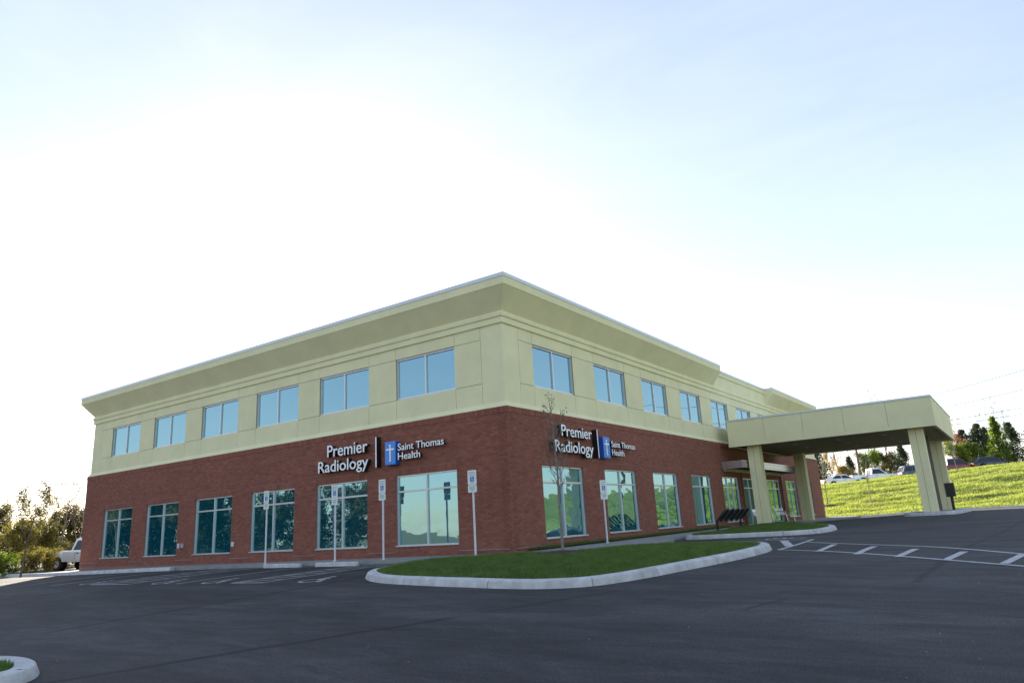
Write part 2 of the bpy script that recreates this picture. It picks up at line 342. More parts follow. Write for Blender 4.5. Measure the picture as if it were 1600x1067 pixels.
def offset(P, d, closed=True):
    n = len(P); out = []
    for i in range(n):
        a = Vector(P[(i-1) % n] if closed or i else P[0]); b = Vector(P[(i+1) % n] if closed or i < n-1 else P[-1])
        t = (b-a).normalized(); out.append((P[i][0]-t.y*d, P[i][1]+t.x*d))
    return out
def kerb(P, closed, inward, width=.2, h=.14, face=.06, sec=2.6):
    """kerb sections with a battered face; inward = +1 when the planted side is left of the run"""
    root = empty('kerb'); root['kind'] = 'structure'
    P = densify(smooth_line(P, closed), .28, closed)
    if closed: P = P+[P[0]]
    pc = P
    a = offset(pc, face*inward, False) if not closed else offset(P[:-1], face*inward)+[offset(P[:-1], face*inward)[0]]
    b_ = offset(pc, (face+width)*inward, False) if not closed else offset(P[:-1], (face+width)*inward)+[offset(P[:-1], (face+width)*inward)[0]]
    i = 0; per = max(2, int(sec/.28))
    while i < len(P)-1:
        j = min(len(P)-1, i+per)
        if len(P)-1-j < 3: j = len(P)-1
        mb = MB(); k = j-i+1; pts = []
        for q in range(i, j+1):
            sh = 0
            def at(L_, q=q):
                p = Vector(L_[q])
                if q == i and i > 0: p = p.lerp(Vector(L_[q+1]), .035)
                if q == j and j < len(P)-1: p = p.lerp(Vector(L_[q-1]), .035)
                return p
            p0, p1, p2 = at(P), at(a), at(b_); z0 = g(*p0); dz = .004*noise.noise(Vector((p0.x, p0.y, 3.)))
            mid = p0.lerp(p1, .75)
            pts += [(p0.x, p0.y, z0-.06), (p0.x, p0.y, z0+.015), (mid.x, mid.y, z0+h-.02+dz), (p1.x+(p1.x-p0.x)*.3, p1.y+(p1.y-p0.y)*.3, z0+h+dz), (p2.x, p2.y, g(*p2)+h+dz), (p2.x, p2.y, g(*p2)-.06)]
        fs = []
        for q in range(k-1):
            for e_ in range(6): fs.append((q*6+e_, q*6+(e_+1) % 6, (q+1)*6+(e_+1) % 6, (q+1)*6+e_))
        fs += [tuple(range(6))[::-1], tuple(range((k-1)*6, k*6))]
        mb.add(pts, fs); mb.build('kerb_section', 'curb', root, smooth=True); i = j
    return root, (b_[:-1] if closed else b_)

def blades(name, inside, bbox, n, h, wd, zf, m, lean=.5, seed=1, cull=None):
    rg = np.random.default_rng(seed); pts = []
    x0, y0, x1, y1 = bbox
    while len(pts) < n:
        X = rg.uniform(x0, x1, 4000); Y = rg.uniform(y0, y1, 4000)
        for x, y in zip(X, Y):
            if inside(x, y) and (cull is None or cull(x, y, rg)): pts.append((x, y, zf(x, y)))
            if len(pts) >= n: break
    P = np.array(pts); k = len(P); a = rg.uniform(0, 2*math.pi, k); H = h*rg.uniform(.5, 1.25, k); W = wd*rg.uniform(.6, 1.3, k)
    d = np.stack([np.cos(a), np.sin(a), np.zeros(k)], 1); la = rg.uniform(0, 2*math.pi, k); ln = rg.uniform(.1, lean, k)*H
    tip = P+np.stack([np.cos(la)*ln, np.sin(la)*ln, H], 1)
    V = np.concatenate([P-d*W[:, None]/2-[0, 0, .01], P+d*W[:, None]/2-[0, 0, .01], tip]); F = np.stack([np.arange(k), np.arange(k)+k, np.arange(k)+2*k], 1)
    me = mesh_np(name, V, F); o = link(name, me, m); o['kind'] = 'stuff'; return o

def leaves_at_(P, size):
    rg = np.random.default_rng(3); k = len(P); a = rg.uniform(0, 6.28, k); c, s_ = np.cos(a), np.sin(a); z = rg.uniform(0, .006, k); w = (size*rg.uniform(.4, 1.4, k)); A = np.stack([c*w, s_*w, z], 1); B = np.stack([-s_*w*.5, c*w*.5, -z*.5], 1); i = np.arange(k)
    return np.concatenate([P-A, P+B, P+A, P-B]), np.stack([i, i+k, i+2*k, i+3*k], 1)
# islands -------------------------------------------------------------
ISL1 = [(-.36, -5.73), (.52, -6.39), (1.32, -6.72), (2.42, -6.95), (3.47, -7.15), (4.64, -7.29), (5.7, -7.22), (6.4, -6.85), (6.75, -6.25), (6.98, -5.7), (7.19, -4.97), (7.42, -4.21), (7.67, -3.39), (7.86, -2.3), (7.86, -1.1), (7.55, .3), (7.0, 1.15), (6.0, 1.5), (3.7, 2.0), (2.9, .9), (1.9, -.9), (-.2, -1.95), (-.75, -3.0), (-.75, -4.9)]
root, inn = kerb(ISL1, True, 1)
mb, ins1 = drape(inn, lambda x, y: g(x, y)+.125+.03*noise.noise(Vector((x*.6, y*.6, 0)))); o = mb.build('lawn_soil', 'lawn', None, recalc=False); tag(o, None, None, kind='structure')
def z1_(x, y): return g(x, y)+.125+.03*noise.noise(Vector((x*.6, y*.6, 0)))
def thin(x, y, rg): return rg.random() < .30+1.0*max(0, .62+noise.noise(Vector((x*.9, y*.9, 5)))) and math.hypot(x-2.84, y+1.85) > .74 and not (math.hypot((x-3.6)/1.0, (y+6.1)/.45) < 1 and rg.random() < .75)
tag(blades('grass', ins1, (-1, -7.4, 8, 2.1), 85000, .075, .012, z1_, 'blade', seed=3, cull=thin), 'short green grass covering the kerbed island in front of the brick corner', 'grass')
ISL2 = [(2.05, 7.7), (3.0, 7.25), (5.2, 7.05), (6.5, 7.0), (7.1, 7.5), (7.3, 8.5), (7.2, 9.9), (6.4, 11.6), (4.6, 15.2), (3.2, 19.6), (2.3, 21.6), (1.2, 21.9), (1.15, 19.0), (1.95, 16.5), (2.0, 12.0)]
root, inn = kerb(ISL2, True, 1)
z2_ = lambda x, y: g(x, y)+.13+.04*noise.noise(Vector((x*.6, y*.6, 2)))
mb, ins2 = drape(inn, z2_); o = mb.build('lawn_soil', 'lawn', None, recalc=False); tag(o, None, None, kind='structure')
tag(blades('grass', ins2, (1, 6.9, 7.4, 22), 26000, .09, .018, z2_, 'blade', seed=4), 'short green grass under the bike rack and beside the canopy column', 'grass')
ISL3 = [(3.35, -14.35), (3.2, -14.1), (2.85, -13.9), (2.4, -13.8), (1.7, -13.85), (.8, -14.2), (-.2, -14.9), (-1.2, -16), (-1.2, -17.2), (.6, -17.8), (3.0, -16.6)]
root, inn = kerb(ISL3, True, 1, width=.2)
mb, ins3 = drape(inn, lambda x, y: g(x, y)+.12); o = mb.build('lawn_soil', 'lawn', None, recalc=False); tag(o, None, None, kind='structure')
tag(blades('grass', ins3, (-1.3, -17.9, 3.4, -13.7), 26000, .06, .010, lambda x, y: g(x, y)+.12, 'blade', seed=5), 'grass in the small kerbed island at the lower left edge', 'grass')
# narrow grass strip along the right wall
strip = [(.03, .6), (.03, 18.8), (.32, 18.8), (.32, 1.4)]
mb, insS = drape(strip, lambda x, y: g(x, y)+.15, .3); o = mb.build('lawn_soil', 'lawn', None, recalc=False); tag(o, None, None, kind='structure')
tag(blades('grass', insS, (0, .5, .35, 18.9), 7000, .10, .014, lambda x, y: g(x, y)+.15, 'blade', seed=6), 'thin strip of grass between the brick wall and the sidewalk', 'grass')
# far kerb and gutter at the foot of the hill
kerb([(-14, 43.5), (20, 43.5), (25, 41), (27, 36), (27, 0), (27, -35)], False, 1, width=.5, h=.10, sec=3.2)
# left kerb beyond the ramp
kerb([(-46, -1.9), (-27, -1.9), (-15.5, -1.9)], False, 1, width=.16, sec=3)
kerb([(-46, 12), (-44, 4), (-39, -.2), (-34.8, -1.6)], False, 1, width=.3, sec=3)

# sidewalks in slabs ----------------------------------------------------
def slab(poly, root, h=.12):
    P = densify(poly, .5, True); mb, _ = drape(P, lambda x, y: g(x, y)+h, .5); k = len(P)
    mb.add([(x, y, g(x, y)+h) for x, y in P]+[(x, y, g(x, y)-.05) for x, y in P], [(i, i+k, (i+1) % k+k, (i+1) % k) for i in range(k)])
    mb.build('slab', 'concrete', root, recalc=False)
root = empty('sidewalk'); root['kind'] = 'structure'
x = -27.2
while x < -.4:
    x1 = min(-.3, x+1.55); yf = -1.66 if x < -15.6 else -1.9
    slab([(x+.006, yf), (x1-.006, yf), (x1-.006, -.004), (x+.006, -.004)], root, .12 if x < -15.6 else .095); x = x1
slab([(-.29, -1.88), (1.75, -.95), (1.55, .5), (.0, .5), (-.29, -.01)], root, .1)
yy = .51
while yy < 43:
    y1 = yy+1.6; a = .33 if yy < 18 else .02; b1 = 1.9
    if yy < 5: b1 = 3.3-max(0, yy-3)*.6
    if yy > 18: b1 = 2.2
    if 18 < yy < 23: b1 = 1.05
    x0a = max(a, .33) if 1.3 < yy < 18.7 else a
    slab([(x0a, yy+.006), (b1-(.9 if yy < 1 else 0), yy+.006), (b1, y1-.006), (x0a, y1-.006)], root, .11); yy = y1
slab([(-46, 4), (-27.6, 4), (-27.6, -1.6), (-34.3, -1.6), (-39, .1), (-43.6, 4)][0:0] or [(-29.5, -1.66), (-27.22, -1.66), (-27.22, 3), (-29.5, 3)], root, .115)

# loose grit and leaf bits on the paving
rg = np.random.default_rng(12); pp = []
while len(pp) < 420:
    x, y = rg.uniform(-12, 14), rg.uniform(-15, 6)
    if ins1(x, y) or ins3(x, y) or (x < 1.8 and y > -2): continue
    if rg.random() < .35 or abs(y+6.9-(x-4)**2*.05) < .35: pp.append((x, y, g(x, y)+.008))
o = link('leaf_litter', mesh_np('leaf_litter', *leaves_at_(np.array(pp), .014)), 'tan'); o['kind'] = 'stuff'; tag(o, 'small dry leaf bits and grit scattered over the asphalt', 'litter')
# painted markings ------------------------------------------------------
def ribbon(mb, a, b, wd):
    a, b = Vector(a), Vector(b); t = (b-a).normalized(); nn = Vector((-t.y, t.x))*wd/2; k = max(1, int((b-a).length/.3)); vs = []
    for i in range(k+1):
        p = a.lerp(b, i/k)
        for q in (p-nn, p+nn): vs.append((q.x, q.y, g(q.x, q.y)+.008))
    mb.add(vs, [(2*i, 2*i+1, 2*i+3, 2*i+2) for i in range(k)])
def mark(name, segs):
    mb = MB()
    for a, b, wd in segs: ribbon(mb, a, b, wd)
    for i, f in enumerate(mb.f):
        a, b, c = [Vector(mb.v[k]) for k in f[:3]]
        if (b-a).cross(c-a).z < 0: mb.f[i] = f[::-1]
    o = mb.build(name, 'paint', None, recalc=False); o['kind'] = 'structure'; return o
def arc(c, r, a0, a1, n=14): return [(c[0]+r*math.cos(a0+(a1-a0)*i/n), c[1]+r*math.sin(a0+(a1-a0)*i/n)) for i in range(n+1)]
def isa():   # access symbol as polylines in a unit square
    return [(arc((-.08, .42), .05, 0, 2*math.pi, 10), .09), ([(-.08, .32), (-.05, -.02)], .09), ([(-.07, .14), (.16, .14)], .07), ([(-.05, -.02), (.18, -.02), (.28, -.34), (.38, -.30)], .08), (arc((-.04, -.16), .26, R(125), R(345), 14), .07)]
stalls = [-17.6, -14.75, -12.0, -9.8, -7.1, -4.5, -3.2, -.9]
skew = .85
for i, x in enumerate(stalls[:-1]): mark('parking_line', [((x, -6.5), (x+skew, -2.2), .10)])
for (xa, xb) in ((-12.0, -9.8), (-4.5, -3.2)):
    segs = [((xa, -6.45), (xb, -6.45), .1)]
    for k in range(7): y = -6.3+k*.62; segs.append(((xa+skew*(y+6.5)/4.3+.05, y), (xb+skew*(y+6.1)/4.3-.05, y+.5), .10))
    mark('hatched_aisle', segs)
for cx, cy in ((-12.9, -5.9), (-8.3, -6.0), (-5.75, -6.0), (-1.7, -6.0)):
    if cx < -14: continue
    segs = []
    for pl, wd in isa():
        pl = [(cx+px*1.25+.1, cy+py*1.15) for px, py in pl]
        segs += [(a, b, wd*1.15) for a, b in zip(pl[:-1], pl[1:])]
    mark('accessible_symbol', segs)
segs = []
for pl, wd in isa():
    pl = [(6.55+py*1.3, 5.2+px*1.3) for px, py in pl]; segs += [(a, b, wd*1.3) for a, b in zip(pl[:-1], pl[1:])]
mark('accessible_symbol', segs)
mark('crosswalk_line', [((7.88, -.44), (12.57, -3.96), .10), ((12.57, -3.96), (20, -9.6), .10)])
mark('crosswalk_line', [((7.8, 2.7), (12.59, -2.31), .10), ((12.59, -2.31), (20, -7.6), .10)])
mark('crosswalk_line', [((7.88, -.44), (7.62, 4.1), .11)])
for a, b in (((8.96, -1.4), (8.75, 1.37)), ((9.85, -2.2), (9.86, .02)), ((10.64, -2.7), (10.8, -1.08)), ((11.45, -3.22), (11.68, -1.75)), ((12.3, -3.71), (12.59, -2.31)), ((13.4, -4.7), (13.9, -3.4)), ((14.8, -5.7), (15.3, -4.4))):
    a, b = Vector(a), Vector(b); d = (b-a).normalized()*.06; mark('crosswalk_bar', [(a+d, b-d, .14)])
mark('bay_line', [((5.3, 4.5), (7.55, 4.0), .10)]); mark('bay_line', [((6.84, 3.95), (7.75, 1.05), .22)]); mark('bay_line', [((3.9, 2.3), (5.2, 1.9), .08), ((5.2, 1.9), (6.3, 1.75), .08)])

# ------------------------------------------------------------------ the building
bld = empty('medical_building', (0, 0, 0)); tag(bld, 'long two storey medical building of red brick below and tan stucco above with flared cornice', 'building')
BX, BY = -27.28, 42.0
TL = lambda u, n_, z: (u, -n_, z)           # left face: u = x
TR = lambda u, n_, z: (n_, u, z)            # right face: u = y
SB, ZB, ZS, ZT = -.1, 4.45, 4.62, 7.22
LZ0, LZ1, LT = .28, 2.65, 2.10
UZ0, UZ1 = 5.31, 6.79
Lc = [-3.50, -7.65, -11.69, -15.73, -19.79, -23.83]
Lw = [(c-1.38, c+1.38) for c in Lc]
Rlow = [(1.85, 4.59), (6.22, 8.94), (10.59, 13.29), (14.97, 17.62), (19.33, 22.0), (22.75, 30.3), (31.73, 34.4), (36.1, 38.8)]
Rup = [(c-1.36, c+1.36) for c in (3.22, 7.58, 11.94, 16.3, 20.6, 24.9, 29.1, 33.3, 37.5)]
def zbase(u, side): return -.6
def wall_cells(edges_u, edges_z, openings):
    for i in range(len(edges_u)-1):
        for j in range(len(edges_z)-1):
            cu, cz = (edges_u[i]+edges_u[i+1])/2, (edges_z[j]+edges_z[j+1])/2
            if not any(a < cu < b and c < cz < d for a, b, c, d in openings): yield edges_u[i], edges_u[i+1], edges_z[j], edges_z[j+1]
def wall(name, m, T, u0, u1, z0, z1, ops, n0, n1):
    eu = sorted({u0, u1, *[v for o_ in ops for v in o_[:2]]}); ez = sorted({z0, z1, *[v for o_ in ops for v in o_[2:]]})
    eu = [v for v in eu if u0 <= v <= u1]; mb = MB()
    V = {}
    bm = bmesh.new()
    def vert(u, n_, z):
        k = (round(u, 4), n_, round(z, 4))
        if k not in V: V[k] = bm.verts.new(T(u, n_, z))
        return V[k]
    cells = set()
    for i in range(len(eu)-1):
        for j in range(len(ez)-1):
            cu, cz = (eu[i]+eu[i+1])/2, (ez[j]+ez[j+1])/2
            if not any(a < cu < b and c < cz < d for a, b, c, d in ops): cells.add((i, j))
    for (i, j) in cells:
        a, b, c, d = eu[i], eu[i+1], ez[j], ez[j+1]
        bm.faces.new([vert(a, n1, c), vert(b, n1, c), vert(b, n1, d), vert(a, n1, d)]); bm.faces.new([vert(a, n0, c), vert(a, n0, d), vert(b, n0, d), vert(b, n0, c)])
        for (di, dj, p, q) in ((-1, 0, (a, c), (a, d)), (1, 0, (b, d), (b, c)), (0, -1, (b, c), (a, c)), (0, 1, (a, d), (b, d))):
            if (i+di, j+dj) not in cells: bm.faces.new([vert(p[0], n1, p[1]), vert(q[0], n1, q[1]), vert(q[0], n0, q[1]), vert(p[0], n0, p[1])])
    bmesh.ops.recalc_face_normals(bm, faces=bm.faces); me = bpy.data.meshes.new(name); bm.to_mesh(me); bm.free()
    return link(name, me, m, bld)
opL = [(a, b, LZ0, LZ1) for a, b in Lw]; opR = [(a, b, LZ0 if k != 5 else .05, LZ1) for k, (a, b) in enumerate(Rlow)]
bwL = wall('brick_wall', 'mortar', TL, BX, -.008, -.7, ZB-.01, opL, -.35, -.008)
bwR = wall('brick_wall', 'mortar', TR, .008, BY, -.7, ZB-.01, opR, -.35, -.008)
wall('brick_wall', 'mortar', lambda u, n_, z: (BX+.0-n_-.0, u, z), .36, BY, -.7, ZB-.01, [], -.35, -.002)
wall('brick_wall', 'mortar', lambda u, n_, z: (u, BY+n_, z), BX, -.02, -.7, ZB-.01, [], -.35, -.002)
opU = [(c-1.38, c+1.38, UZ0, UZ1) for c in Lc]; opV = [(a, b, UZ0, UZ1) for a, b in Rup]
wall('stucco_wall', 'stucco_joint', TL, BX+.1, -.13, ZB-.02, ZT+.4, opU, -.4, SB-.022)
wall('stucco_wall', 'stucco_joint', TR, .13, BY-.1, ZB-.02, ZT+.4, opV, -.4, SB-.022)
wall('stucco_wall', 'stucco', lambda u, n_, z: (BX-n_, u, z), .5, BY-.5, ZB-.02, ZT+.4, [], -.4, SB)
wall('stucco_wall', 'stucco', lambda u, n_, z: (u, BY+n_, z), BX+.5, -.5, ZB-.02, ZT+.4, [], -.4, SB)
mb = MB(); mb.box((BX+.3, .3, 8.0), (-.3, BY-.3, 8.1)); mb.build('roof', 'roof', bld)

# bricks -----------------------------------------------------------------
BL, BJ, CH = .2, .0085, .0677
def tone_attr(me, vals):
    a = me.attributes.new('tone', 'FLOAT', 'FACE'); a.data.foreach_set('value', vals)
def overlaps(a, b, c, d, ops): return any(a < o_[1] and b > o_[0] and c < o_[3] and d > o_[2] for o_ in ops)
def brick_list(u0, u1, ops, sgn, side):
    out = []     # u range, z range, proud
    z = -.6-.0; ztop = ZB-.205
    mods = BL+BJ; k = 0
    zc = [ztop-CH*(71-i) for i in range(71)]
    for k, z in enumerate(zc):
        off = (k % 2)*mods/2; u = u0-off
        while u < u1-.02:
            a, b = max(u0, u), min(u1, u+BL)
            segs = [(a, b)]
            for o_ in ops:
                lo, hi = o_[2]-.075, o_[3]+.21
                if z+CH > lo+.02 and z < hi-.02:
                    ns = []
                    for (p, q) in segs:
                        if q <= o_[0] or p >= o_[1]: ns.append((p, q))
                        else:
                            if p < o_[0]: ns.append((p, o_[0]-.002))
                            if q > o_[1]: ns.append((o_[1]+.002, q))
                    segs = ns
            for (p, q) in segs:
                if q-p > .03: out.append((p, q, z, z+CH-BJ, rnd.uniform(-.0015, .0015)+(.012 if z < .1 and side is None else 0)))
            u += mods
    # soldier course under the stucco, standing slightly proud, and lintels over windows, sills under
    ns_ = int(round((u1-u0)/CH)); st = (u1-u0)/ns_
    for q in range(ns_): out.append((u0+q*st+(.0 if q else 0), u0+(q+1)*st-(BJ if q < ns_-1 else 0), ztop+.004, ZB-.004, .014))
    for o_ in ops:
        if o_[2] < .2 : lows = False
        else: lows = True
        u = o_[0]+.002; nn_ = int((o_[1]-o_[0])/CH); st = (o_[1]-o_[0])/nn_
        for q in range(nn_):
            out.append((u+q*st, u+(q+1)*st-BJ, o_[3]+.006, o_[3]+.204, .003))
            if lows: out.append((u+q*st, u+(q+1)*st-BJ, o_[2]-.078, o_[2]-.006-.0, .006))
    return out
def lay(bl_, T, wallobj):
    items = []
    for (p, q, a, b, pr) in bl_:
        c = Vector(T((p+q)/2, 0, (a+b)/2)); items.append(((c-CAM).length, p, q, a, b, pr))
    return items
iL = [(*t, 'L') for t in lay(brick_list(BX, .0, opL, -1, 'L'), TL, bwL)]
iR = [(*t, 'R') for t in lay(brick_list(.0, BY, opR, 1, 'R'), TR, bwR)]
# interlock: clip the end bricks so faces do not overlap at the corner
allb = sorted([t for t in iL+iR if t[4] > -.05])
near = allb[:300]; rest = allb[300:]
protos = {}
def brick_box(mb, T, p, q, a, b, pr):
    mb.box((p, -.03, a), (q, pr, b), lambda P: T(P[0], P[1], P[2]))
for t in near:
    d, p, q, a, b, pr, s = t; T = TL if s == 'L' else TR
    key = (s, round(q-p, 3), round(b-a, 3), rnd.randrange(4))
    if key not in protos:
        mb = MB(); w_, h_ = (q-p)/2, (b-a)/2; mb.box((-w_, -.03, -h_), (w_, .0, h_), lambda P, T=T: T(*P)); me = mb.mesh('brick', True, .0018); tone_attr(me, [min(1, max(0, rnd.gauss(.5, .2)))]*len(me.polygons)); me.materials.append(M['brick']); protos[key] = me
    o = link('brick', protos[key], None, bwL if s == 'L' else bwR); o.location = T((p+q)/2, pr, (a+b)/2)
for s, T, wo_ in (('L', TL, bwL), ('R', TR, bwR)):
    mb = MB(); tones = []
    for t in rest:
        if t[6] != s: continue
        brick_box(mb, T, t[1], t[2], t[3], t[4], t[5]); tones += [min(1, max(0, rnd.gauss(.5, .17)))]*6
    me = mb.mesh('brick_courses', False); tone_attr(me, tones); bm = bmesh.new(); bm.from_mesh(me); bmesh.ops.recalc_face_normals(bm, faces=bm.faces); bm.to_mesh(me); bm.free()
    o = link('brick_courses', me, 'brick', wo_); o['kind'] = 'stuff'
# ledge strips at the foot of the piers
for (wins, T, u0, u1) in ((Lw, TL, BX, -.1), (Rlow[:5], TR, .1, 19)):
    e_ = sorted([v for w_ in wins for v in w_]+[u0, u1])
    for a, b in zip(e_[0::2], e_[1::2]):
        if b-a > .3:
            mb = MB(); mb.box((a+.02, -.01, .085), (b-.02, .028, .105), lambda P, T=T: T(*P)); mb.build('ledge', 'concrete', bld)

# stucco panels ------------------------------------------------------------
def panels(T, u0, u1, wins):
    J = .009; eu = [u0]+[v for w_ in wins for v in w_]+[u1]; ez = [ZS, UZ0, UZ1, ZT]
    first_edge = abs(u0) < 1
    for i in range(len(eu)-1):
        for j in range(3):
            if j == 1 and i % 2 == 1: continue
            a, b, c, d = eu[i], eu[i+1], ez[j], ez[j+1]
            ja = J if i > 0 else 0; jb = J if i < len(eu)-2 else 0
            if j == 1: ja = 0 if i > 0 else 0; jb = 0
            mb = MB(); mb.box((a+ja, SB-.03, c+(J if j else 0)), (b-jb, SB, d-(J if j < 2 else 0)), lambda P: T(*P)); mb.build('stucco_panel', 'stucco', bld)
panels(TR, 1.02, BY-.13, Rup); panels(TL, BX+1.0, -1.0, sorted((c-1.38, c+1.38) for c in Lc))
mb = MB(); mb.box((BX+.1, SB-.03, ZS), (BX+.985, SB, ZT), lambda P: TL(*P)); mb.build('stucco_panel', 'stucco', bld)
mb = MB(); mb.prism([(-.985, .1), (-.1, .1), (-.1, 1.005), (-.13, 1.005), (-.13, .13), (-.985, .13)], lambda p: (p[0], p[1], ZS), lambda p: (p[0], p[1], ZT)); mb.build('stucco_panel', 'stucco', bld)
# horizontal mouldings following the whole outline, mitred at the corners
def sweep(name, prof, path, m, closed=False, cap=True, parent=None):
    n = len(path); k = len(prof); rings = []
    for i in range(n):
        p = Vector(path[i]); d0 = (p-Vector(path[i-1])).normalized() if (i or closed) else None; d1 = (Vector(path[(i+1) % n])-p).normalized() if (i < n-1 or closed) else None
        if d0 is None: d0 = d1
        if d1 is None: d1 = d0
        n0 = Vector((d0.y, -d0.x)); n1 = Vector((d1.y, -d1.x)); mt = (n0+n1)/(1+n0.dot(n1))
        rings.append([(p.x+mt.x*o_, p.y+mt.y*o_, z) for o_, z in prof])
    mb = MB(); vs = [q for r in rings for q in r]; fs = []
    for i in range(n if closed else n-1):
        j = (i+1) % n
        for e_ in range(k): fs.append((i*k+e_, i*k+(e_+1) % k, j*k+(e_+1) % k, j*k+e_))
    if not closed: fs += [tuple(range(k)), tuple(range((n-1)*k, n*k))[::-1]]
    mb.add(vs, fs); return mb.build(name, m, parent or bld)
# travel direction keeps the outside on the right-hand side: left end -> corner -> far end
loop = [(BX, BY), (BX, 0), (0, 0), (0, BY)]
sweep('stucco_ledge', [(-.2, ZB), (.004, ZB), (-.005, ZB+.03), (-.085, ZS-.02), (-.095, ZS), (-.2, ZS)], loop, 'stucco', True)
sweep('cornice_band', [(-.3, ZT), (-.04, ZT), (-.04, ZT+.20), (-.3, ZT+.20)], loop, 'stucco', True)
sweep('cornice_band', [(-.3, ZT+.203), (-.015, ZT+.203), (-.015, ZT+.21), (.0, ZT+.22), (.0, ZT+.34), (-.02, ZT+.37), (-.3, ZT+.37)], loop, 'stucco', True)
cove = [(-.3, 7.592), (-.06, 7.592), (-.05, 7.62), (.44, 8.28), (.45, 8.30), (.47, 8.302), (.47, 8.58), (-.3, 8.58)]
cop = [(-.35, 8.583), (.47, 8.583), (.472, 8.565), (.49, 8.565), (.49, 8.69), (.46, 8.70), (-.35, 8.66)]
Y1, Y2 = 19.9, 30.0
pathA = [(BX, BY/2), (BX, 0), (0, 0), (0, Y1)]; pathB = [(0, Y2), (0, BY), (BX, BY), (BX, BY/2+.01)]
for p_ in (pathA, pathB): sweep('flared_cornice', cove, p_, 'stucco'); sweep('coping', cop, p_, 'coping')
sweep('parapet', [(-.3, 7.592), (-.1, 7.592), (-.1, 8.30), (-.03, 8.31), (-.03, 8.56), (-.3, 8.56)], [(0, Y1+.003), (0, Y2-.003)], 'stucco'); sweep('coping', [(-.35, 8.563), (-.03, 8.563), (0, 8.55), (0, 8.66), (-.35, 8.64)], [(0, Y1+.003), (0, Y2-.003)], 'coping')

# windows -------------------------------------------------------------------
def window(T, u0, u1, z0, z1, nface, cols, trans, glass, name='window', fw=.055, sill=True, rec=.07):
    f = MB(); n1 = nface-rec; n0 = n1-.09; B = lambda a, b: f.box(a, b, lambda P: T(*P))
    B((u0+.002, n0, z0+.002), (u0+fw, n1, z1-.002)); B((u1-fw, n0, z0+.002), (u1-.002, n1, z1-.002)); B((u0+fw, n0, z1-fw), (u1-fw, n1, z1-.002)); B((u0+fw, n0, z0+.002), (u1-fw, n1, z0+fw))
    us = [u0+(u1-u0)*k/cols for k in range(cols+1)] if isinstance(cols, int) else cols
    for u in us[1:-1]: B((u-.03, n0+.01, z0+fw), (u+.03, n1-.003, z1-fw))
    if trans:
        for a, b in zip(us[:-1], us[1:]):
            B((a+(.03 if a > u0 else fw), n0+.012, trans-.03), (b-(.03 if b < u1 else fw), n1-.006, trans+.03))
    o = f.build(name, 'frame', bld)
    zs_ = [z0]+([trans] if trans else [])+[z1]
    for a, b in zip(us[:-1], us[1:]):
        for c, d in zip(zs_[:-1], zs_[1:]):
            mb = MB(); mb.box((a+.02, n0+.03, c+.02), (b-.02, n0+.038, d-.02), lambda P: T(*P)); pn = mb.build('pane', glass, o)
            piv = Vector(T((a+b)/2, n0+.034, (c+d)/2)); rot = Matrix.Rotation(rnd.gauss(0, .0022), 4, 'Z') @ Matrix.Rotation(rnd.gauss(0, .002), 4, 'X' if T is TL else 'Y')
            pn.matrix_basis = Matrix.Translation(piv) @ rot @ Matrix.Translation(-piv)
    if sill:
        mb = MB(); mb.box((u0-.0+.004, n1-.0+.002, z0-.0+.003), (u1-.004, nface+.03, z0+.04), lambda P: T(*P)); mb.build('sill', 'frame', o)
    return o
for c in Lc:
    window(TL, c-1.38, c+1.38, UZ0, UZ1, SB, 2, None, 'glass_up', sill=False, rec=.05); window(TL, c-1.38, c+1.38, LZ0, LZ1, 0, 2, LT, 'glass_low')
for a, b in Rup: window(TR, a, b, UZ0, UZ1, SB, 2, None, 'glass_up', sill=False, rec=.05)
for k, (a, b) in enumerate(Rlow):
    if k == 5:
        o = window(TR, a, b, .05, LZ1, 0, [a, a+1.15, a+2.3, a+3.2, a+4.1, a+5.0, a+6.2, b], LT, 'glass_low', name='entrance_glazing', sill=False)
        mb = MB()
        for u in (a+3.1, a+4.2): mb.tube([TR(u, .03, .9), TR(u, .03, 1.5)], .015, 8)
        mb.build('door_handle', 'dark', o)
    elif k == 4: window(TR, a, b, LZ0, LZ1, 0, 3, LT, 'glass_low')
    else: window(TR, a, b, LZ0, LZ1, 0, 2, LT, 'glass_low')
# dark room behind the glass
# small boxes on the left wall
mb = MB(); mb.box((-18.12, .0, .60), (-17.82, .13, .80), lambda P: TL(*P)); o = mb.build('utility_box', 'pole', bld, bevel=.01); o['label'] = 'silver utility box with dark half'
mb = MB(); mb.box((-17.90, .13, .61), (-17.83, .15, .79), lambda P: TL(*P)); mb.build('cover', 'dark', o)
mb = MB(); mb.box((-14.20, .0, .55), (-14.04, .1, .75), lambda P: TL(*P)); o = mb.build('utility_box', 'pole', bld, bevel=.03)
for y in (22.45, 30.55):
    mb = MB(); mb.box((y-.05, 0, .02), (y+.05, .09, 2.95), lambda P: TR(*P)); mb.build('rust_post', 'brown', bld)

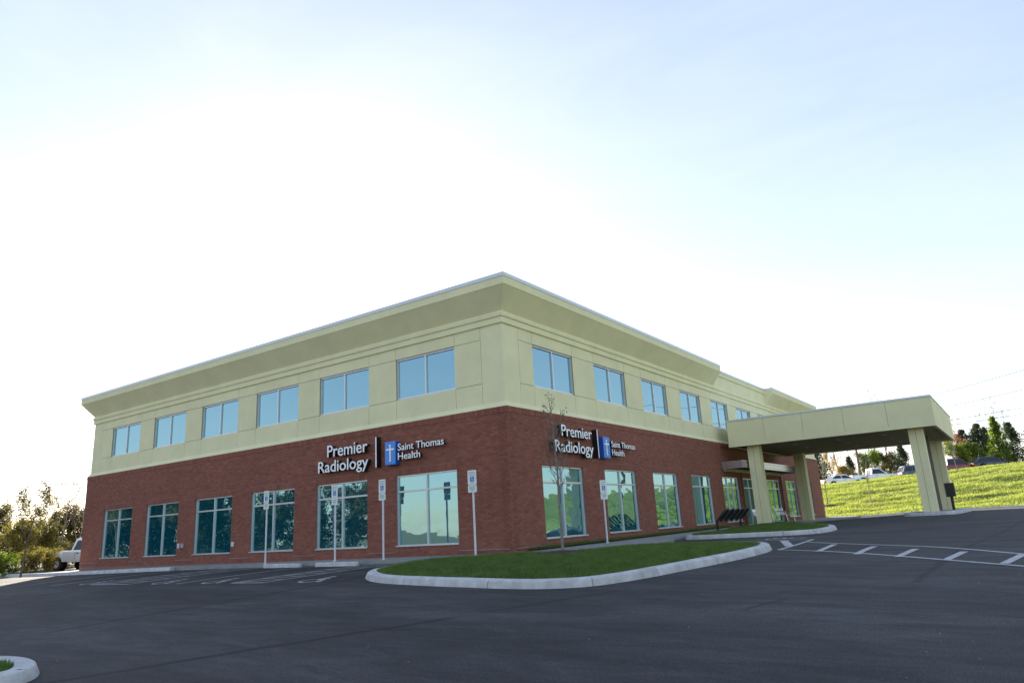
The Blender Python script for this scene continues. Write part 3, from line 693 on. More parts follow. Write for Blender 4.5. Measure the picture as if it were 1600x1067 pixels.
# wall signs ------------------------------------------------------------------
def text_mesh(body, ext):
    c = bpy.data.curves.new('t', 'FONT'); c.body = body; c.extrude = ext; c.resolution_u = 4; c.offset = .006
    t = bpy.data.objects.new('t', c); col.objects.link(t); dg = bpy.context.evaluated_depsgraph_get(); dg.update()
    me = bpy.data.meshes.new_from_object(t.evaluated_get(dg)); bpy.data.objects.remove(t); bpy.data.curves.remove(c); return me
def ext_x(me):
    co = np.empty(len(me.vertices)*3, np.float32); me.vertices.foreach_get('co', co); co = co.reshape(-1, 3); return co
def letters(word, T, u0, u1, zb, cap, n_, root, mirror=False, depth=.15):
    """place a word so its ink spans u0..u1 with baseline zb and capital height cap"""
    full = ext_x(text_mesh(word, 0)); L0, L1 = full[:, 0].min(), full[:, 0].max(); capm = ext_x(text_mesh('H', 0))[:, 1].max()
    sx = (u1-u0)/(L1-L0); sz = cap/capm
    for i, ch in enumerate(word):
        if ch == ' ': continue
        pre = ext_x(text_mesh(word[:i+1], 0))[:, 0].max()
        for nm, ext, nn_, mt in (('letter', depth/2, n_-depth/2, 'letter_black'), ('letter_face', .006, n_+.0075, 'letter_white')):
            me = text_mesh(ch, ext); co = ext_x(me); shift = pre-co[:, 0].max()
            V = np.array([T(u0+(x+shift-L0)*sx, nn_+z, zb+y*sz) for x, y, z in co], np.float32); me.vertices.foreach_set('co', V.ravel())
            bm = bmesh.new(); bm.from_mesh(me); bmesh.ops.remove_doubles(bm, verts=bm.verts, dist=1e-5); bmesh.ops.recalc_face_normals(bm, faces=bm.faces); bm.to_mesh(me); bm.free()
            me.name = nm; me.materials.clear(); me.materials.append(M[mt])
            if nm == 'letter': par = link('letter', me, None, root)
            else: link('letter_face', me, None, par)
def wall_sign(T, off, label, P):
    root = empty('wall_sign', T(off, 0, 3.0)); tag(root, label, 'sign', 'illuminated wall signs on the brick'); iv = Matrix.Translation(-Vector(root.location))
    F = .24
    letters('Premier', T, *P['pr'], F, root); letters('Radiology', T, *P['ra'], F, root)
    a, b = P['bar']; mb = MB(); mb.box((a, .03, 3.0), (b, F, 4.07), lambda Q: T(*Q)); o = mb.build('divider_bar', 'letter_black', root)
    mb = MB(); mb.box((a+.003, F+.001, 3.003), (b-.003, F+.008, 4.067), lambda Q: T(*Q)); mb.build('bar_face', 'letter_white', o)
    a, b = P['box']; mb = MB(); mb.box((a, .03, 3.03), (b, F, 3.83), lambda Q: T(*Q)); o = mb.build('blue_box', 'blue_side', root, bevel=.006)
    mb = MB(); mb.box((a+.008, F+.001, 3.038), (b-.008, F+.006, 3.822), lambda Q: T(*Q)); mb.build('box_face', 'blue_face', o)
    c = (a+b)/2; mb = MB()
    for (u0, u1, z0, z1) in ((c-.028, c+.028, 3.16, 3.70), (c-.15, c-.03, 3.53, 3.585), (c+.03, c+.15, 3.53, 3.585)): mb.box((u0, F+.0065, z0), (u1, F+.012, z1), lambda Q: T(*Q))
    for cu, cz in ((c, 3.70), (c, 3.16), (c-.15, 3.557), (c+.15, 3.557)): mb.box((cu-.042, F+.0125, cz-.022), (cu+.042, F+.0165, cz+.022), lambda Q: T(*Q))
    mb.build('cross', 'letter_white', o)
    letters('Saint Thomas', T, *P['st'], F, root, depth=.10); letters('Health', T, *P['he'], F, root, depth=.10)
    mb = MB(); mb.box((P['pr'][0]+.1, 0, 3.70), (P['pr'][1]-.1, .05, 3.80), lambda Q: T(*Q)); mb.box((P['ra'][0]+.1, 0, 3.2), (P['ra'][1]-.1, .05, 3.3), lambda Q: T(*Q)); mb.build('raceway', 'mortar', root)
    for k_ in kids(root): k_.matrix_basis = iv @ k_.matrix_basis
wall_sign(TL, -5.5, 'white lettered Radiology sign above the left face windows, seen square on beside four parking signs', dict(pr=(-8.13, -6.0, 3.60, .43), ra=(-8.63, -5.96, 3.055, .41), bar=(-5.60, -5.54), box=(-5.13, -4.62), st=(-4.50, -2.42, 3.475, .235), he=(-4.50, -3.48, 3.165, .235)))
wall_sign(TR, 5.5, 'white lettered Radiology sign on the right face, half behind the young tree', dict(pr=(2.85, 4.98, 3.66, .39), ra=(2.37, 5.03, 3.11, .39), bar=(5.39, 5.45), box=(5.84, 6.35), st=(6.50, 8.55, 3.475, .225), he=(6.50, 7.52, 3.16, .225)))

# ------------------------------------------------------------------ porte-cochere canopy
CZ, CT = 4.12, 5.45; CX0, CX1, CY0, CY1 = .55, 10.12, 19.45, 30.5
can = empty('drive_through_canopy', (5.3, 25, 0)); tag(can, 'tan stucco drive through canopy on four square columns projecting from the entrance', 'canopy')
def cbox(name, m, a, b, par=None, bevel=0):
    mb = MB(); mb.box(a, b); o = mb.build(name, m, par, bevel=bevel)
    if par is can: o.matrix_basis = Matrix.Translation(-can.location)
    return o
t_ = .25
def fascia(a0, a1, fixed, axis, n):
    for k in range(n):
        p, q = a0+(a1-a0)*k/n+.006, a0+(a1-a0)*(k+1)/n-.006
        if axis == 'x': lo, hi = (p, min(fixed), CZ+.16), (q, max(fixed), CT)
        else: lo, hi = (min(fixed), p, CZ+.16), (max(fixed), q, CT)
        cbox('fascia_panel', 'stucco', lo, hi, can)
fascia(CX0, CX1, (CY0, CY0+.1), 'x', 5); fascia(CX0, CX1, (CY1-.1, CY1), 'x', 5); fascia(CY0+.102, CY1-.102, (CX1-.1, CX1), 'y', 5); fascia(CY0+.102, CY1-.102, (CX0, CX0+.1), 'y', 5)
cbox('edge_band', 'stucco', (CX0-.012, CY0-.012, CZ+.0), (CX1+.012, CY0+.11, CZ+.155), can); cbox('edge_band', 'stucco', (CX0-.012, CY1-.11, CZ), (CX1+.012, CY1+.012, CZ+.155), can)
cbox('edge_band', 'stucco', (CX1-.11, CY0+.111, CZ), (CX1+.012, CY1-.111, CZ+.155), can); cbox('edge_band', 'stucco', (CX0-.012, CY0+.111, CZ), (CX0+.11, CY1-.111, CZ+.155), can)
cbox('roof_deck', 'stucco_joint', (CX0+.09, CY0+.09, CT-.25), (CX1-.09, CY1-.09, CT-.1), can)
mb = MB(); mb.box((CX0-.03, CY0-.03, CT+.003), (CX1+.03, CY1+.03, CT+.1)); o = mb.build('coping', 'coping', can, bevel=.01); o.matrix_basis = Matrix.Translation(-can.location)
sx = [CX0+.115+(CX1-CX0-.23)*k/4 for k in range(5)]; sy = [CY0+.115+(CY1-CY0-.23)*k/4 for k in range(5)]
for i in range(4):
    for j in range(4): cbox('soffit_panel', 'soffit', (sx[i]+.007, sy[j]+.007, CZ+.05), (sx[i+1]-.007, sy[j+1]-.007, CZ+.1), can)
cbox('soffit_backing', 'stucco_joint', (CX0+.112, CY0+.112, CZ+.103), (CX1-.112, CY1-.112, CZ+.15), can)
for lx in (3.2, 5.4, 7.6):
    for ly in (22.3, 25.0, 27.7):
        mb = MB(); mb.disc((lx, ly, CZ+.045), .11, (0, 0, 1), .012, 16); o = mb.build('recessed_light', 'sign_white', can); o.matrix_basis = Matrix.Translation(-can.location)
for cx in (1.3, 8.9):
    for cy in (20.0, 29.4):
        W = .6; mb = MB(); J = .010
        mb.box((cx, cy, -.2), (cx+W/2-J, cy+W/2-J, CZ+.048)); mb.box((cx+W/2+J, cy, -.2), (cx+W, cy+W/2-J, CZ+.048)); mb.box((cx, cy+W/2+J, -.2), (cx+W/2-J, cy+W, CZ+.048)); mb.box((cx+W/2+J, cy+W/2+J, -.2), (cx+W, cy+W, CZ+.048))
        o = mb.build('column', 'stucco', can, recalc=True); o.matrix_basis = Matrix.Translation(-can.location); mb = MB(); mb.box((cx+.012, cy+.012, -.2), (cx+W-.012, cy+W-.012, CZ+.046)); mb.build('column_joint', 'stucco_joint', o)
mb = MB(); mb.box((9.03, 25.95, .1), (9.19, 26.1, CZ+.04)); o = mb.build('drain_pipe', 'pipe_grey', can); o.matrix_basis = Matrix.Translation(-can.location)
P = [(8.2, 19.2), (9.9, 19.0), (10.35, 19.6), (10.35, 30.3), (9.7, 30.8), (8.3, 30.6), (8.1, 29), (8.05, 20)]
root, inn = kerb(P, True, 1, width=.3, h=.15, face=.03, sec=2.4)
mb, _ = drape(inn, lambda x, y: g(x, y)+.15, .5); o = mb.build('column_island', 'concrete', None, recalc=False); o['kind'] = 'structure'
# entrance canopy
ec = empty('entrance_canopy', (0, 25, 3.03)); tag(ec, 'low ribbed silver metal canopy over the entrance doors, behind the front column', 'canopy')
def ecb(name, m, mb): o = mb.build(name, m, ec); o.matrix_basis = Matrix.Translation(-ec.location); return o
EX, E0, E1, EZ0, EZ1 = 1.2, 19.4, 30.6, 3.03, 3.42
for k in range(4):
    z0 = EZ0+k*(EZ1-EZ0)/4; z1 = z0+(EZ1-EZ0)/4-.012; o_ = .02*(k % 2)
    ecb('metal_rib', 'silver', MB().box((.03, E0-o_, z0), (EX-.03, E0+.06, z1))); ecb('metal_rib', 'silver', MB().box((.03, E1-.06, z0), (EX-.03, E1+o_, z1)))
    for s_ in range(2):
        a, b = E0+(E1-E0)*s_/2+.01, E0+(E1-E0)*(s_+1)/2-.01; ecb('metal_rib', 'silver', MB().box((EX-.03, a, z0), (EX+.03+o_, b, z1)))
ecb('canopy_deck', 'dark', MB().box((.005, E0+.062, EZ0+.06), (EX-.032, E1-.062, EZ1-.04)))
ecb('support_beam', 'stucco', MB().box((.01, E0+.3, EZ0-.1), (.14, E1-.3, EZ0+.058)))
# bike rack: one bent tube leaning outwards
def frame_tube():
    pts = []; y0, pitch_, n_, H, B0, tilt = 11.0, .66, 5, .62, .42, R(46)
    def q(y, s): return (2.40+s*math.sin(tilt), y, B0+s*math.cos(tilt))
    zg = g(2.4, 11)+.12
    pts += [(2.40, y0, 0), (2.40, y0, B0*.9)]; r = pitch_/4
    for k in range(n_):
        yc = y0+k*pitch_
        if k == 0: pts += [q(yc, .06)]
        pts += [q(yc, H-.1)]+[q(yc+r-r*math.cos(a), H-.1+r*.8*math.sin(a)) for a in (R(45), R(90), R(135))]+[q(yc+2*r, H-.1)]
        if k < n_-1: pts += [q(yc+2*r, .1)]+[q(yc+3*r-r*math.cos(a), .1-r*.8*math.sin(a)) for a in (R(45), R(90), R(135))]+[q(yc+4*r, .1)]
    ye = y0+(n_-1)*pitch_+2*r; pts += [q(ye, .06), (2.40, ye, B0*.9), (2.40, ye, 0)]
    return pts, zg
pts, zg = frame_tube()
rk = empty('bike_rack', (2.4, 11, zg)); tag(rk, 'black bent tube bike rack leaning over the grass island by the sidewalk', 'bike rack')
mb = MB(); mb.tube([(p[0]-2.4, p[1]-11, p[2]) for p in pts], .042, 10); mb.build('bent_tube', 'black', rk, smooth=True)
for k_ in (pts[0], pts[-1]): mb = MB(); mb.disc((0, k_[1]-11, .01), .08, (0, 0, 1), .02, 12); mb.build('foot_plate', 'black', rk)
# benches
def bench(y, lab):
    b = empty('bench', (1.0, y, g(1.0, y)+.11)); tag(b, lab, 'bench', 'silver benches by the entrance')
    mb = MB(); n_ = 9; pr = [(-.22, .82), (-.20, .72), (-.16, .60), (-.10, .48), (0, .43), (.12, .43), (.26, .45), (.34, .42)]
    for k in range(16):
        y0 = -.75+k*1.5/16
        for (a, b2) in zip(pr[:-1], pr[1:]): mb.add([(a[0], y0, a[1]), (a[0], y0+.07, a[1]), (b2[0], y0+.07, b2[1]), (b2[0], y0, b2[1]), (a[0], y0, a[1]-.01), (a[0], y0+.07, a[1]-.01), (b2[0], y0+.07, b2[1]-.01), (b2[0], y0, b2[1]-.01)], [(0, 1, 2, 3), (4, 7, 6, 5), (0, 4, 5, 1), (1, 5, 6, 2), (2, 6, 7, 3), (3, 7, 4, 0)])
    mb.build('slatted_seat', 'silver', b)
    for s in (-.78, .78):
        mb = MB(); mb.tube([(-.24, s, 0), (-.16, s, .4), (-.24, s, .86)], .02, 8); mb.build('leg', 'silver', b)
        mb = MB(); mb.tube([(-.2, s, .64), (.34, s, .62), (.36, s, .4), (.44, s, 0)], .02, 8); mb.build('arm', 'silver', b)
bench(21.9, 'silver slatted bench partly hidden left of the front canopy column'); bench(26.3, 'silver slatted bench between the two left canopy columns')
# black box on a post beside the outer columns
kb = empty('black_box_on_post', (9.55, 21.6, g(9.55, 21.6)+.15)); tag(kb, 'square black box on a short black post beside the outer canopy columns', 'post box')
mb = MB(); mb.box((-.06, -.05, 0), (.06, .05, .62)); mb.build('post', 'black', kb); mb = MB(); mb.box((-.20, -.14, .62), (.20, .14, 1.28)); mb.build('box', 'black', kb, bevel=.02)
kb.location = (9.92, 22.9, g(9.92, 22.9)+.15)

# parking signs -----------------------------------------------------------------
def word_mb(body, cx, zc, wd, cap, yn):
    me = text_mesh(body, 0); co = ext_x(me); a, b = co[:, 0].min(), co[:, 0].max(); cp = co[:, 1].max()
    vs = [(cx+((x-a)/(b-a)-.5)*wd, yn, zc+(y/cp-.5)*cap) for x, y, z in co]; fs = [tuple(p.vertices) for p in me.polygons]; return vs, fs
def park_sign(x, y, zg, ztop, rz, label):
    r = empty('parking_sign', (x, y, zg), rz); tag(r, label, 'sign', 'accessible parking signs on pale poles'); H = ztop-zg
    mb = MB(); mb.tube([(0, 0, 0), (0, 0, H-.04)], .033, 10); mb.build('pole', 'pole', r, smooth=True)
    mb = MB(); mb.disc((0, 0, .01), .07, (0, 0, 1), .02, 12); mb.build('foot_plate', 'pole', r)
    def plate(z0, z1):
        mb = MB(); rr = .03; pl = []
        for cx, cz, a0 in ((.1525-rr, z0+rr, -90), (.1525-rr, z1-rr, 0), (-.1525+rr, z1-rr, 90), (-.1525+rr, z0+rr, 180)):
            pl += [(cx+rr*math.cos(R(a0+t)), cz+rr*math.sin(R(a0+t))) for t in (0, 30, 60, 90)]
        mb.prism(pl, lambda p: (p[0], -.036, p[1]), lambda p: (p[0], -.040, p[1])); return mb.build('sign_plate', 'sign_white', r)
    p1 = plate(H-.44, H); p2 = plate(H-.66, H-.448)
    mb = MB()
    for wd, zc, ww in (('RESERVED', H-.075, .22), ('PARKING', H-.145, .2)):
        vs, fs = word_mb(wd, 0, zc, ww, .035, -.0412); mb.add(vs, fs)
    mb.build('lettering', 'sign_green', p1, recalc=False)
    mb = MB(); mb.box((-.07, -.0415, H-.345), (.07, -.0405, H-.195)); mb.build('blue_square', 'sign_blue', p1)
    mb = MB()
    for pl, wd in isa():
        pl = [(px*.13, H-.27+py*.13) for px, py in pl]
        for a, b in zip(pl[:-1], pl[1:]):
            a, b = Vector(a), Vector(b); t = (b-a).normalized(); nn_ = Vector((-t.y, t.x))*wd*.13/2; a = a-t*.002; b = b+t*.002
            mb.add([(q.x, -.0425, q.y) for q in (a-nn_, b-nn_, b+nn_, a+nn_)], [(0, 1, 2, 3)])
    mb.build('access_symbol', 'letter_white', p1, recalc=False)
    mb = MB(); mb.box((-.06, -.0415, H-.395), (.06, -.0405, H-.385)); mb.build('arrow', 'sign_green', p1)
    mb = MB()
    for k, (zc, ww) in enumerate(((H-.49, .2), (H-.525, .17), (H-.56, .2), (H-.60, .12))):
        x0 = -ww/2
        while x0 < ww/2: l = rnd.uniform(.015, .035); mb.box((x0, -.0415, zc-.008), (min(ww/2, x0+l), -.0405, zc+.008)); x0 += l+.008
    mb.build('small_print', 'sign_green', p2)
zz = lambda x, y: g(x, y)+.095
park_sign(-10.0, -1.45, zz(-10, -1.45), 2.50, 0, 'parking sign standing before the third window from the brick corner')
park_sign(-6.28, -1.45, zz(-6.28, -1.45), 2.43, 0, 'parking sign standing before the second window from the brick corner')
park_sign(-4.02, -1.45, zz(-4.02, -1.45), 2.44, 0, 'parking sign against the brick pier between the two windows nearest the corner')
park_sign(-.72, -.95, zz(-.5, -.95), 2.46, R(8), 'parking sign on the left face right of all its windows, by the grass island')
park_sign(.75, 4.55, g(.75, 4.55)+.11, 2.14, R(66), 'narrow looking parking sign on the right face between the tree and the second window')
# wheel stops
def stop(x0, x1, y, label):
    r = empty('wheel_stop', ((x0+x1)/2, y, g((x0+x1)/2, y))); l = (x1-x0)/2; mb = MB()
    pr = [(-.075, 0), (-.06, .10), (-.04, .125), (.04, .125), (.06, .10), (.075, 0)]
    n_ = len(pr); st = [(-l, .7), (-l+.03, 1), (l-.03, 1), (l, .7)]; vs = [(x, p*(s if p else 1), z*s) for x, s in st for p, z in pr]; fs = [(i*n_+k, i*n_+(k+1) % n_, (i+1)*n_+(k+1) % n_, (i+1)*n_+k) for i in range(3) for k in range(n_)]+[tuple(range(n_)), tuple(range(3*n_, 4*n_))[::-1]]
    mb.add(vs, fs); o = mb.build('stop_block', 'curb', r); tag(r, label, 'wheel stop', 'concrete wheel stops in the accessible bays')
    return r
stop(-8.80, -6.9, -2.35, 'pale concrete wheel stop between the two signs farthest left'); stop(-5.95, -4.05, -2.5, 'pale concrete wheel stop nearer the grass island, right of the other stop')

# ------------------------------------------------------------------ vehicles
def car(name, loc, rz, paint, kind, label, cat, group='cars parked along the hilltop road', lower=None):
    root = empty(name, loc, rz); tag(root, label, cat, group)
    S = dict(
        sedan=dict(L=4.8, W=.90, prof=[(0, .55, .86), (.25, .38, .95), (.9, .3, 1.0), (2.0, .3, .98), (3.3, .3, .93), (4.2, .32, .82), (4.6, .36, .70), (4.8, .45, .55)], cab=(.55, 1.35, 2.55, 3.55), roof=1.45, belt=.95, wh=(.95, 3.85), wr=.33),
        suv=dict(L=4.8, W=.95, prof=[(0, .6, 1.02), (.15, .45, 1.08), (.9, .4, 1.1), (2.0, .4, 1.1), (3.4, .4, 1.08), (4.3, .42, 1.0), (4.65, .45, .9), (4.8, .55, .75)], cab=(.08, .5, 2.75, 3.5), roof=1.78, belt=1.07, wh=(.95, 3.85), wr=.37),
        wagon=dict(L=5.0, W=.95, prof=[(0, .55, .92), (.2, .42, 1.0), (.9, .34, 1.02), (2.0, .34, 1.02), (3.5, .34, .98), (4.4, .36, .88), (4.8, .4, .78), (5.0, .5, .6)], cab=(.15, 1.0, 2.6, 3.75), roof=1.62, belt=1.0, wh=(1.0, 4.0), wr=.36),
        pickup=dict(L=5.6, W=.98, prof=[(0, .55, 1.12), (.08, .5, 1.14), (1.1, .48, 1.14), (2.15, .48, 1.14), (2.2, .45, 1.12), (3.9, .45, 1.12), (4.3, .45, 1.08), (5.2, .48, 1.03), (5.45, .5, .95), (5.6, .6, .8)], cab=(2.2, 2.38, 3.35, 4.15), roof=1.86, belt=1.12, wh=(1.15, 4.6), wr=.39),
        crew=dict(L=5.8, W=.98, prof=[(0, .55, 1.10), (.08, .5, 1.12), (1.1, .48, 1.12), (1.7, .48, 1.12), (1.75, .45, 1.12), (4.0, .45, 1.12), (4.5, .45, 1.08), (5.4, .48, 1.03), (5.65, .5, .95), (5.8, .6, .8)], cab=(1.75, 1.9, 3.55, 4.35), roof=1.86, belt=1.12, wh=(1.05, 4.8), wr=.39))[kind]
    Lh, Wd = S['L'], S['W']; pr = S['prof']; ip = lambda x, c: float(np.interp(x, [p[0] for p in pr], [p[c] for p in pr]))
    xs_ = sorted(set([round(v, 3) for v in np.linspace(0, Lh, 60)]+[p[0] for p in pr])); ar_ = S['wr']+.09; ring = []; k = 10; open_bed = kind in ('pickup', 'crew'); bend = S['cab'][0]
    for x in xs_:
        zb, zt = ip(x, 1), ip(x, 2)
        for wx in S['wh']:
            d = abs(x-wx)
            if d < ar_: zb = max(zb, S['wr']*.98+math.sqrt(ar_*ar_-d*d)*.93)
        e_ = min(x, Lh-x); wd = Wd*(1-.16*math.exp(-e_*4)); zt = max(zt, zb+.08); zm = zb+(zt-zb)*.45
        half = [(0, zb), (wd*.9, zb), (wd, zb+.03), (wd*1.01, zm), (wd*.985, zt-.06), (wd*.93, zt)]
        inner = zt-.45 if open_bed and .1 < x < bend-.05 else zt+.02
        if open_bed and .1 < x < bend-.05: half += [(wd*.86, zt), (wd*.85, inner), (0, inner)]
        else: half += [(wd*.86, zt+.005), (wd*.5, zt+.02), (0, zt+.02)]
        ring.append([(x, a, b) for a, b in half]+[(x, -a, b) for a, b in half[-2:0:-1]])
    k = len(ring[0]); mb = MB(); vs = [v for r in ring for v in r]; fs = [(i*k+j, i*k+(j+1) % k, (i+1)*k+(j+1) % k, (i+1)*k+j) for i in range(len(ring)-1) for j in range(k)]+[tuple(range(k)), tuple(range((len(ring)-1)*k, len(ring)*k))[::-1]]
    mb.add(vs, fs)
    body = mb.build('body', paint, root, smooth=True)
    r0, r1, r3, r4 = S['cab']; bl, rf = S['belt'], S['roof']; wb, wt = Wd*.93, Wd*.72
    vs = []; 
    for s in (1, -1): vs += [(r0, s*wb, bl-.05), (r4, s*wb, bl-.05), (r3, s*wt, rf-.05), (r1, s*wt, rf-.05), (r3-.12, s*wt*.9, rf), (r1+.12, s*wt*.9, rf)]
    fs = [(0, 1, 2, 3), (3, 2, 4, 5), (6, 9, 8, 7), (9, 11, 10, 8), (5, 4, 10, 11), (1, 7, 8, 2), (2, 8, 10, 4), (0, 3, 9, 6), (3, 5, 11, 9), (0, 6, 7, 1)]
    MB().add(vs, fs).build('cabin', paint, root)
    def side(x, h, s): # point on side plane, x at relative height h
        return (x, s*(wb+(wt-wb)*h+.008), bl-.05+(rf-bl)*h)
    def xl(h): return r0+(r1-r0)*h
    def xr(h): return r4+(r3-r4)*h
    nw = 3 if kind in ('suv', 'wagon') else (1 if kind == 'pickup' else 2)
    for s in (1, -1):
        for q in range(nw):
            c = []
            for h, f0, f1 in ((.12, q/nw, (q+1)/nw), (.86, q/nw, (q+1)/nw)):
                a, b = xl(h)+.12, xr(h)-.12; c += [side(a+(b-a)*f0+.04, h, s), side(a+(b-a)*f1-.04, h, s)]
            off = Vector((0, -s*.006, 0)); vs = c+[tuple(Vector(p)+off) for p in c]
            MB().add(vs, [(0, 1, 3, 2), (4, 6, 7, 5), (0, 4, 5, 1), (1, 5, 7, 3), (3, 7, 6, 2), (2, 6, 4, 0)]).build('side_window', 'car_glass', root)
    for nm, xa, xb, sg in (('windshield', r4, r3, 1), ('rear_window', r0, r1, -1)):
        c = []
        for h, ww in ((.12, .86), (.88, .86)):
            x = xa+(xb-xa)*h+.012*sg
            for s in (-1, 1): c.append((x, s*(wb+(wt-wb)*h)*ww, bl-.05+(rf-bl)*h))
        vs = c+[(p[0]-.008*sg, p[1], p[2]) for p in c]; MB().add(vs, [(0, 1, 3, 2), (4, 6, 7, 5), (0, 4, 5, 1), (1, 5, 7, 3), (3, 7, 6, 2), (2, 6, 4, 0)]).build(nm, 'car_glass', root)
    for wx in S['wh']:
        for s in (1, -1):
            mb = MB(); mb.disc((wx, s*(Wd-.13), S['wr']), S['wr'], (0, 1, 0), .22, 24); wobj = mb.build('wheel', 'rubber', root, smooth=True)
            mb = MB(); mb.disc((wx, s*(Wd-.012), S['wr']), S['wr']*.62, (0, 1, 0), .02, 20)
            for q in range(5): a = q*2*math.pi/5; mb.box((wx-.035+.12*math.cos(a), s*Wd-.006, S['wr']-.035+.12*math.sin(a)), (wx+.035+.12*math.cos(a), s*Wd+.004, S['wr']+.035+.12*math.sin(a)))
            mb.build('rim', 'silver', wobj)
            mb = MB(); mb.disc((wx, s*(Wd-.35), S['wr']), S['wr']+.07, (0, 1, 0), .1, 18); mb.build('wheel_well', 'rubber', wobj)
    zt0 = ip(.1, 2); zh = ip(Lh-.15, 2)
    for s in (1, -1):
        mb = MB(); mb.box((-.02, s*Wd*.60, zt0-.38), (.10, s*Wd*.91, zt0-.06)); mb.build('tail_light', 'tail', root, bevel=.01)
        mb = MB(); mb.box((Lh-.16, s*Wd*.58, zh-.22), (Lh-.03, s*Wd*.86, zh-.05)); mb.build('headlight', 'head', root, bevel=.01)
        mb = MB(); mb.box((r4-.35, s*wb*1.04, bl-.02), (r4-.18, s*(wb*1.04+.2), bl+.16)); mb.build('mirror', paint, root, bevel=.02)
        for hx in ((r0+(r4-r0)*.30,) if kind == 'pickup' else (r0+(r4-r0)*.22, r0+(r4-r0)*.58)):
            mb = MB(); mb.box((hx, s*Wd*.985, bl-.17), (hx+.16, s*Wd*1.02, bl-.12)); mb.build('door_handle', 'dark', root)
            mb = MB(); mb.box((hx-.12, s*Wd*1.003, .62), (hx-.11, s*Wd*1.012, bl-.06)); mb.build('door_seam', 'dark', root)
    if kind in ('pickup', 'crew'):
        mb = MB(); mb.box((-.16, -Wd*.92, .48), (-.01, Wd*.92, .66)); mb.build('rear_bumper', 'silver' if paint != 'car_white' else 'dark', root, bevel=.02)
    return root
hzv = lambda x, y: hz(x, y)-.22
car('sedan', (-6.6, 74.2, hzv(-4.3, 75)), R(33), 'car_white', 'sedan', 'white sedan parked on the hilltop behind the end of the brick wall', 'car')
car('pickup_truck', (-4.1, 77.6, hzv(-2, 78.5)+.0), R(31), 'car_white', 'pickup', 'white regular cab pickup truck on the hilltop seen between canopy columns', 'pickup truck')
car('suv', (1.0, 80.0, hzv(2.8, 81)), R(31), 'car_grey', 'suv', 'blue grey sport utility car half hidden by the front outer column', 'car')
car('pickup_truck', (4.0, 82.5, hzv(6.5, 84)+.22), R(31), 'car_red', 'crew', 'maroon crew cab pickup truck on the hilltop right of the canopy', 'pickup truck')
car('station_wagon', (8.2, 84.4, hzv(10, 86)+.27), R(31), 'car_dark', 'wagon', 'dark blue car rightmost on the hilltop beside the maroon truck', 'car')
car('pickup_truck', (-37.0, 3.1, g(-35, 4)), R(14), 'car_white', 'pickup', 'white pickup truck parked behind the left end of the building', 'pickup truck', group=None)

# ------------------------------------------------------------------ vegetation
def rvec(r_): 
    while True:
        v = Vector((r_.uniform(-1, 1), r_.uniform(-1, 1), r_.uniform(-1, 1)))
        if 0 < v.length < 1: return v
def skeleton(seed, H, spread, trunk_r, levels=3, fork=.3, nb=(4, 5, 5), up_=.35, wig=.12, first=.3):
    r_ = random.Random(seed); mb = MB(); tips = []
    def grow(p, d, L_, r, lev):
        n_ = 5 if lev < 2 else 3; pts = [p]; rad = [r]; q = p.copy(); dd = d.copy()
        for i in range(n_):
            dd = (dd+rvec(r_)*wig*(1+.5*lev)+Vector((0, 0, up_*.15))).normalized(); q = q+dd*L_/n_; pts.append(q.copy()); rad.append(max(.004, r*(1-.75*(i+1)/n_)))
        mb.tube(pts, rad, 6 if lev == 0 else 4 if lev == 1 else 3, caps=False)
        if lev >= levels: tips.append((pts[-1], dd)); tips.append((pts[-2], dd)); return
        kn = nb[min(lev, len(nb)-1)]
        for k in range(kn):
            t = first+(1-first)*(k+r_.random())/kn if lev == 0 else .25+.75*(k+r_.random())/kn
            f = t*n_; i = min(n_-1, int(f)); pos = pts[i].lerp(pts[i+1], f-i); a = r_.uniform(0, 2*math.pi) if lev else k*2.4+r_.uniform(-.5, .5)
            side = Vector((math.cos(a), math.sin(a), 0)); nd = (dd*(1-spread)+side*spread+Vector((0, 0, up_))).normalized()
            grow(pos, nd, L_*r_.uniform(.42, .62)*(1.15-.45*t if lev == 0 else 1), rad[i]*.55, lev+1)
        tips.append((pts[-1], dd))
    grow(Vector((0, 0, -.1)), Vector((0, 0, 1)), H*.85, trunk_r, 0)
    return mb, tips
def leaves_at(P, size, seed, flat=.3):
    rg = np.random.default_rng(seed); k = len(P); P = np.asarray(P); a = rg.normal(size=(k, 3)); a /= np.linalg.norm(a, axis=1)[:, None]; b = rg.normal(size=(k, 3)); b -= a*(a*b).sum(1)[:, None]; b /= np.linalg.norm(b, axis=1)[:, None]
    s = (size*rg.uniform(.5, 1.3, k))[:, None]; V = np.concatenate([P-a*s, P+b*s*.55, P+a*s, P-b*s*.55]); i = np.arange(k); return V, np.stack([i, i+k, i+2*k, i+3*k], 1)
def crown_pts(tips, n_, rad, seed, dens=lambda p: 1):
    rg = np.random.default_rng(seed); T_ = np.array([t[0] for t in tips]); idx = rg.integers(0, len(T_), n_); return T_[idx]+rg.normal(size=(n_, 3))*rad*rg.uniform(.3, 1, (n_, 1))
TP = {}
def proto_decid(key, seed, H, spread, tr, nleaf, rad, size, **kw):
    mb, tips = skeleton(seed, H, spread, tr, **kw); TP[key] = (mb.mesh('trunk', False), mesh_np('crown', *leaves_at(crown_pts(tips, nleaf, rad, seed), size, seed)) if nleaf else None)
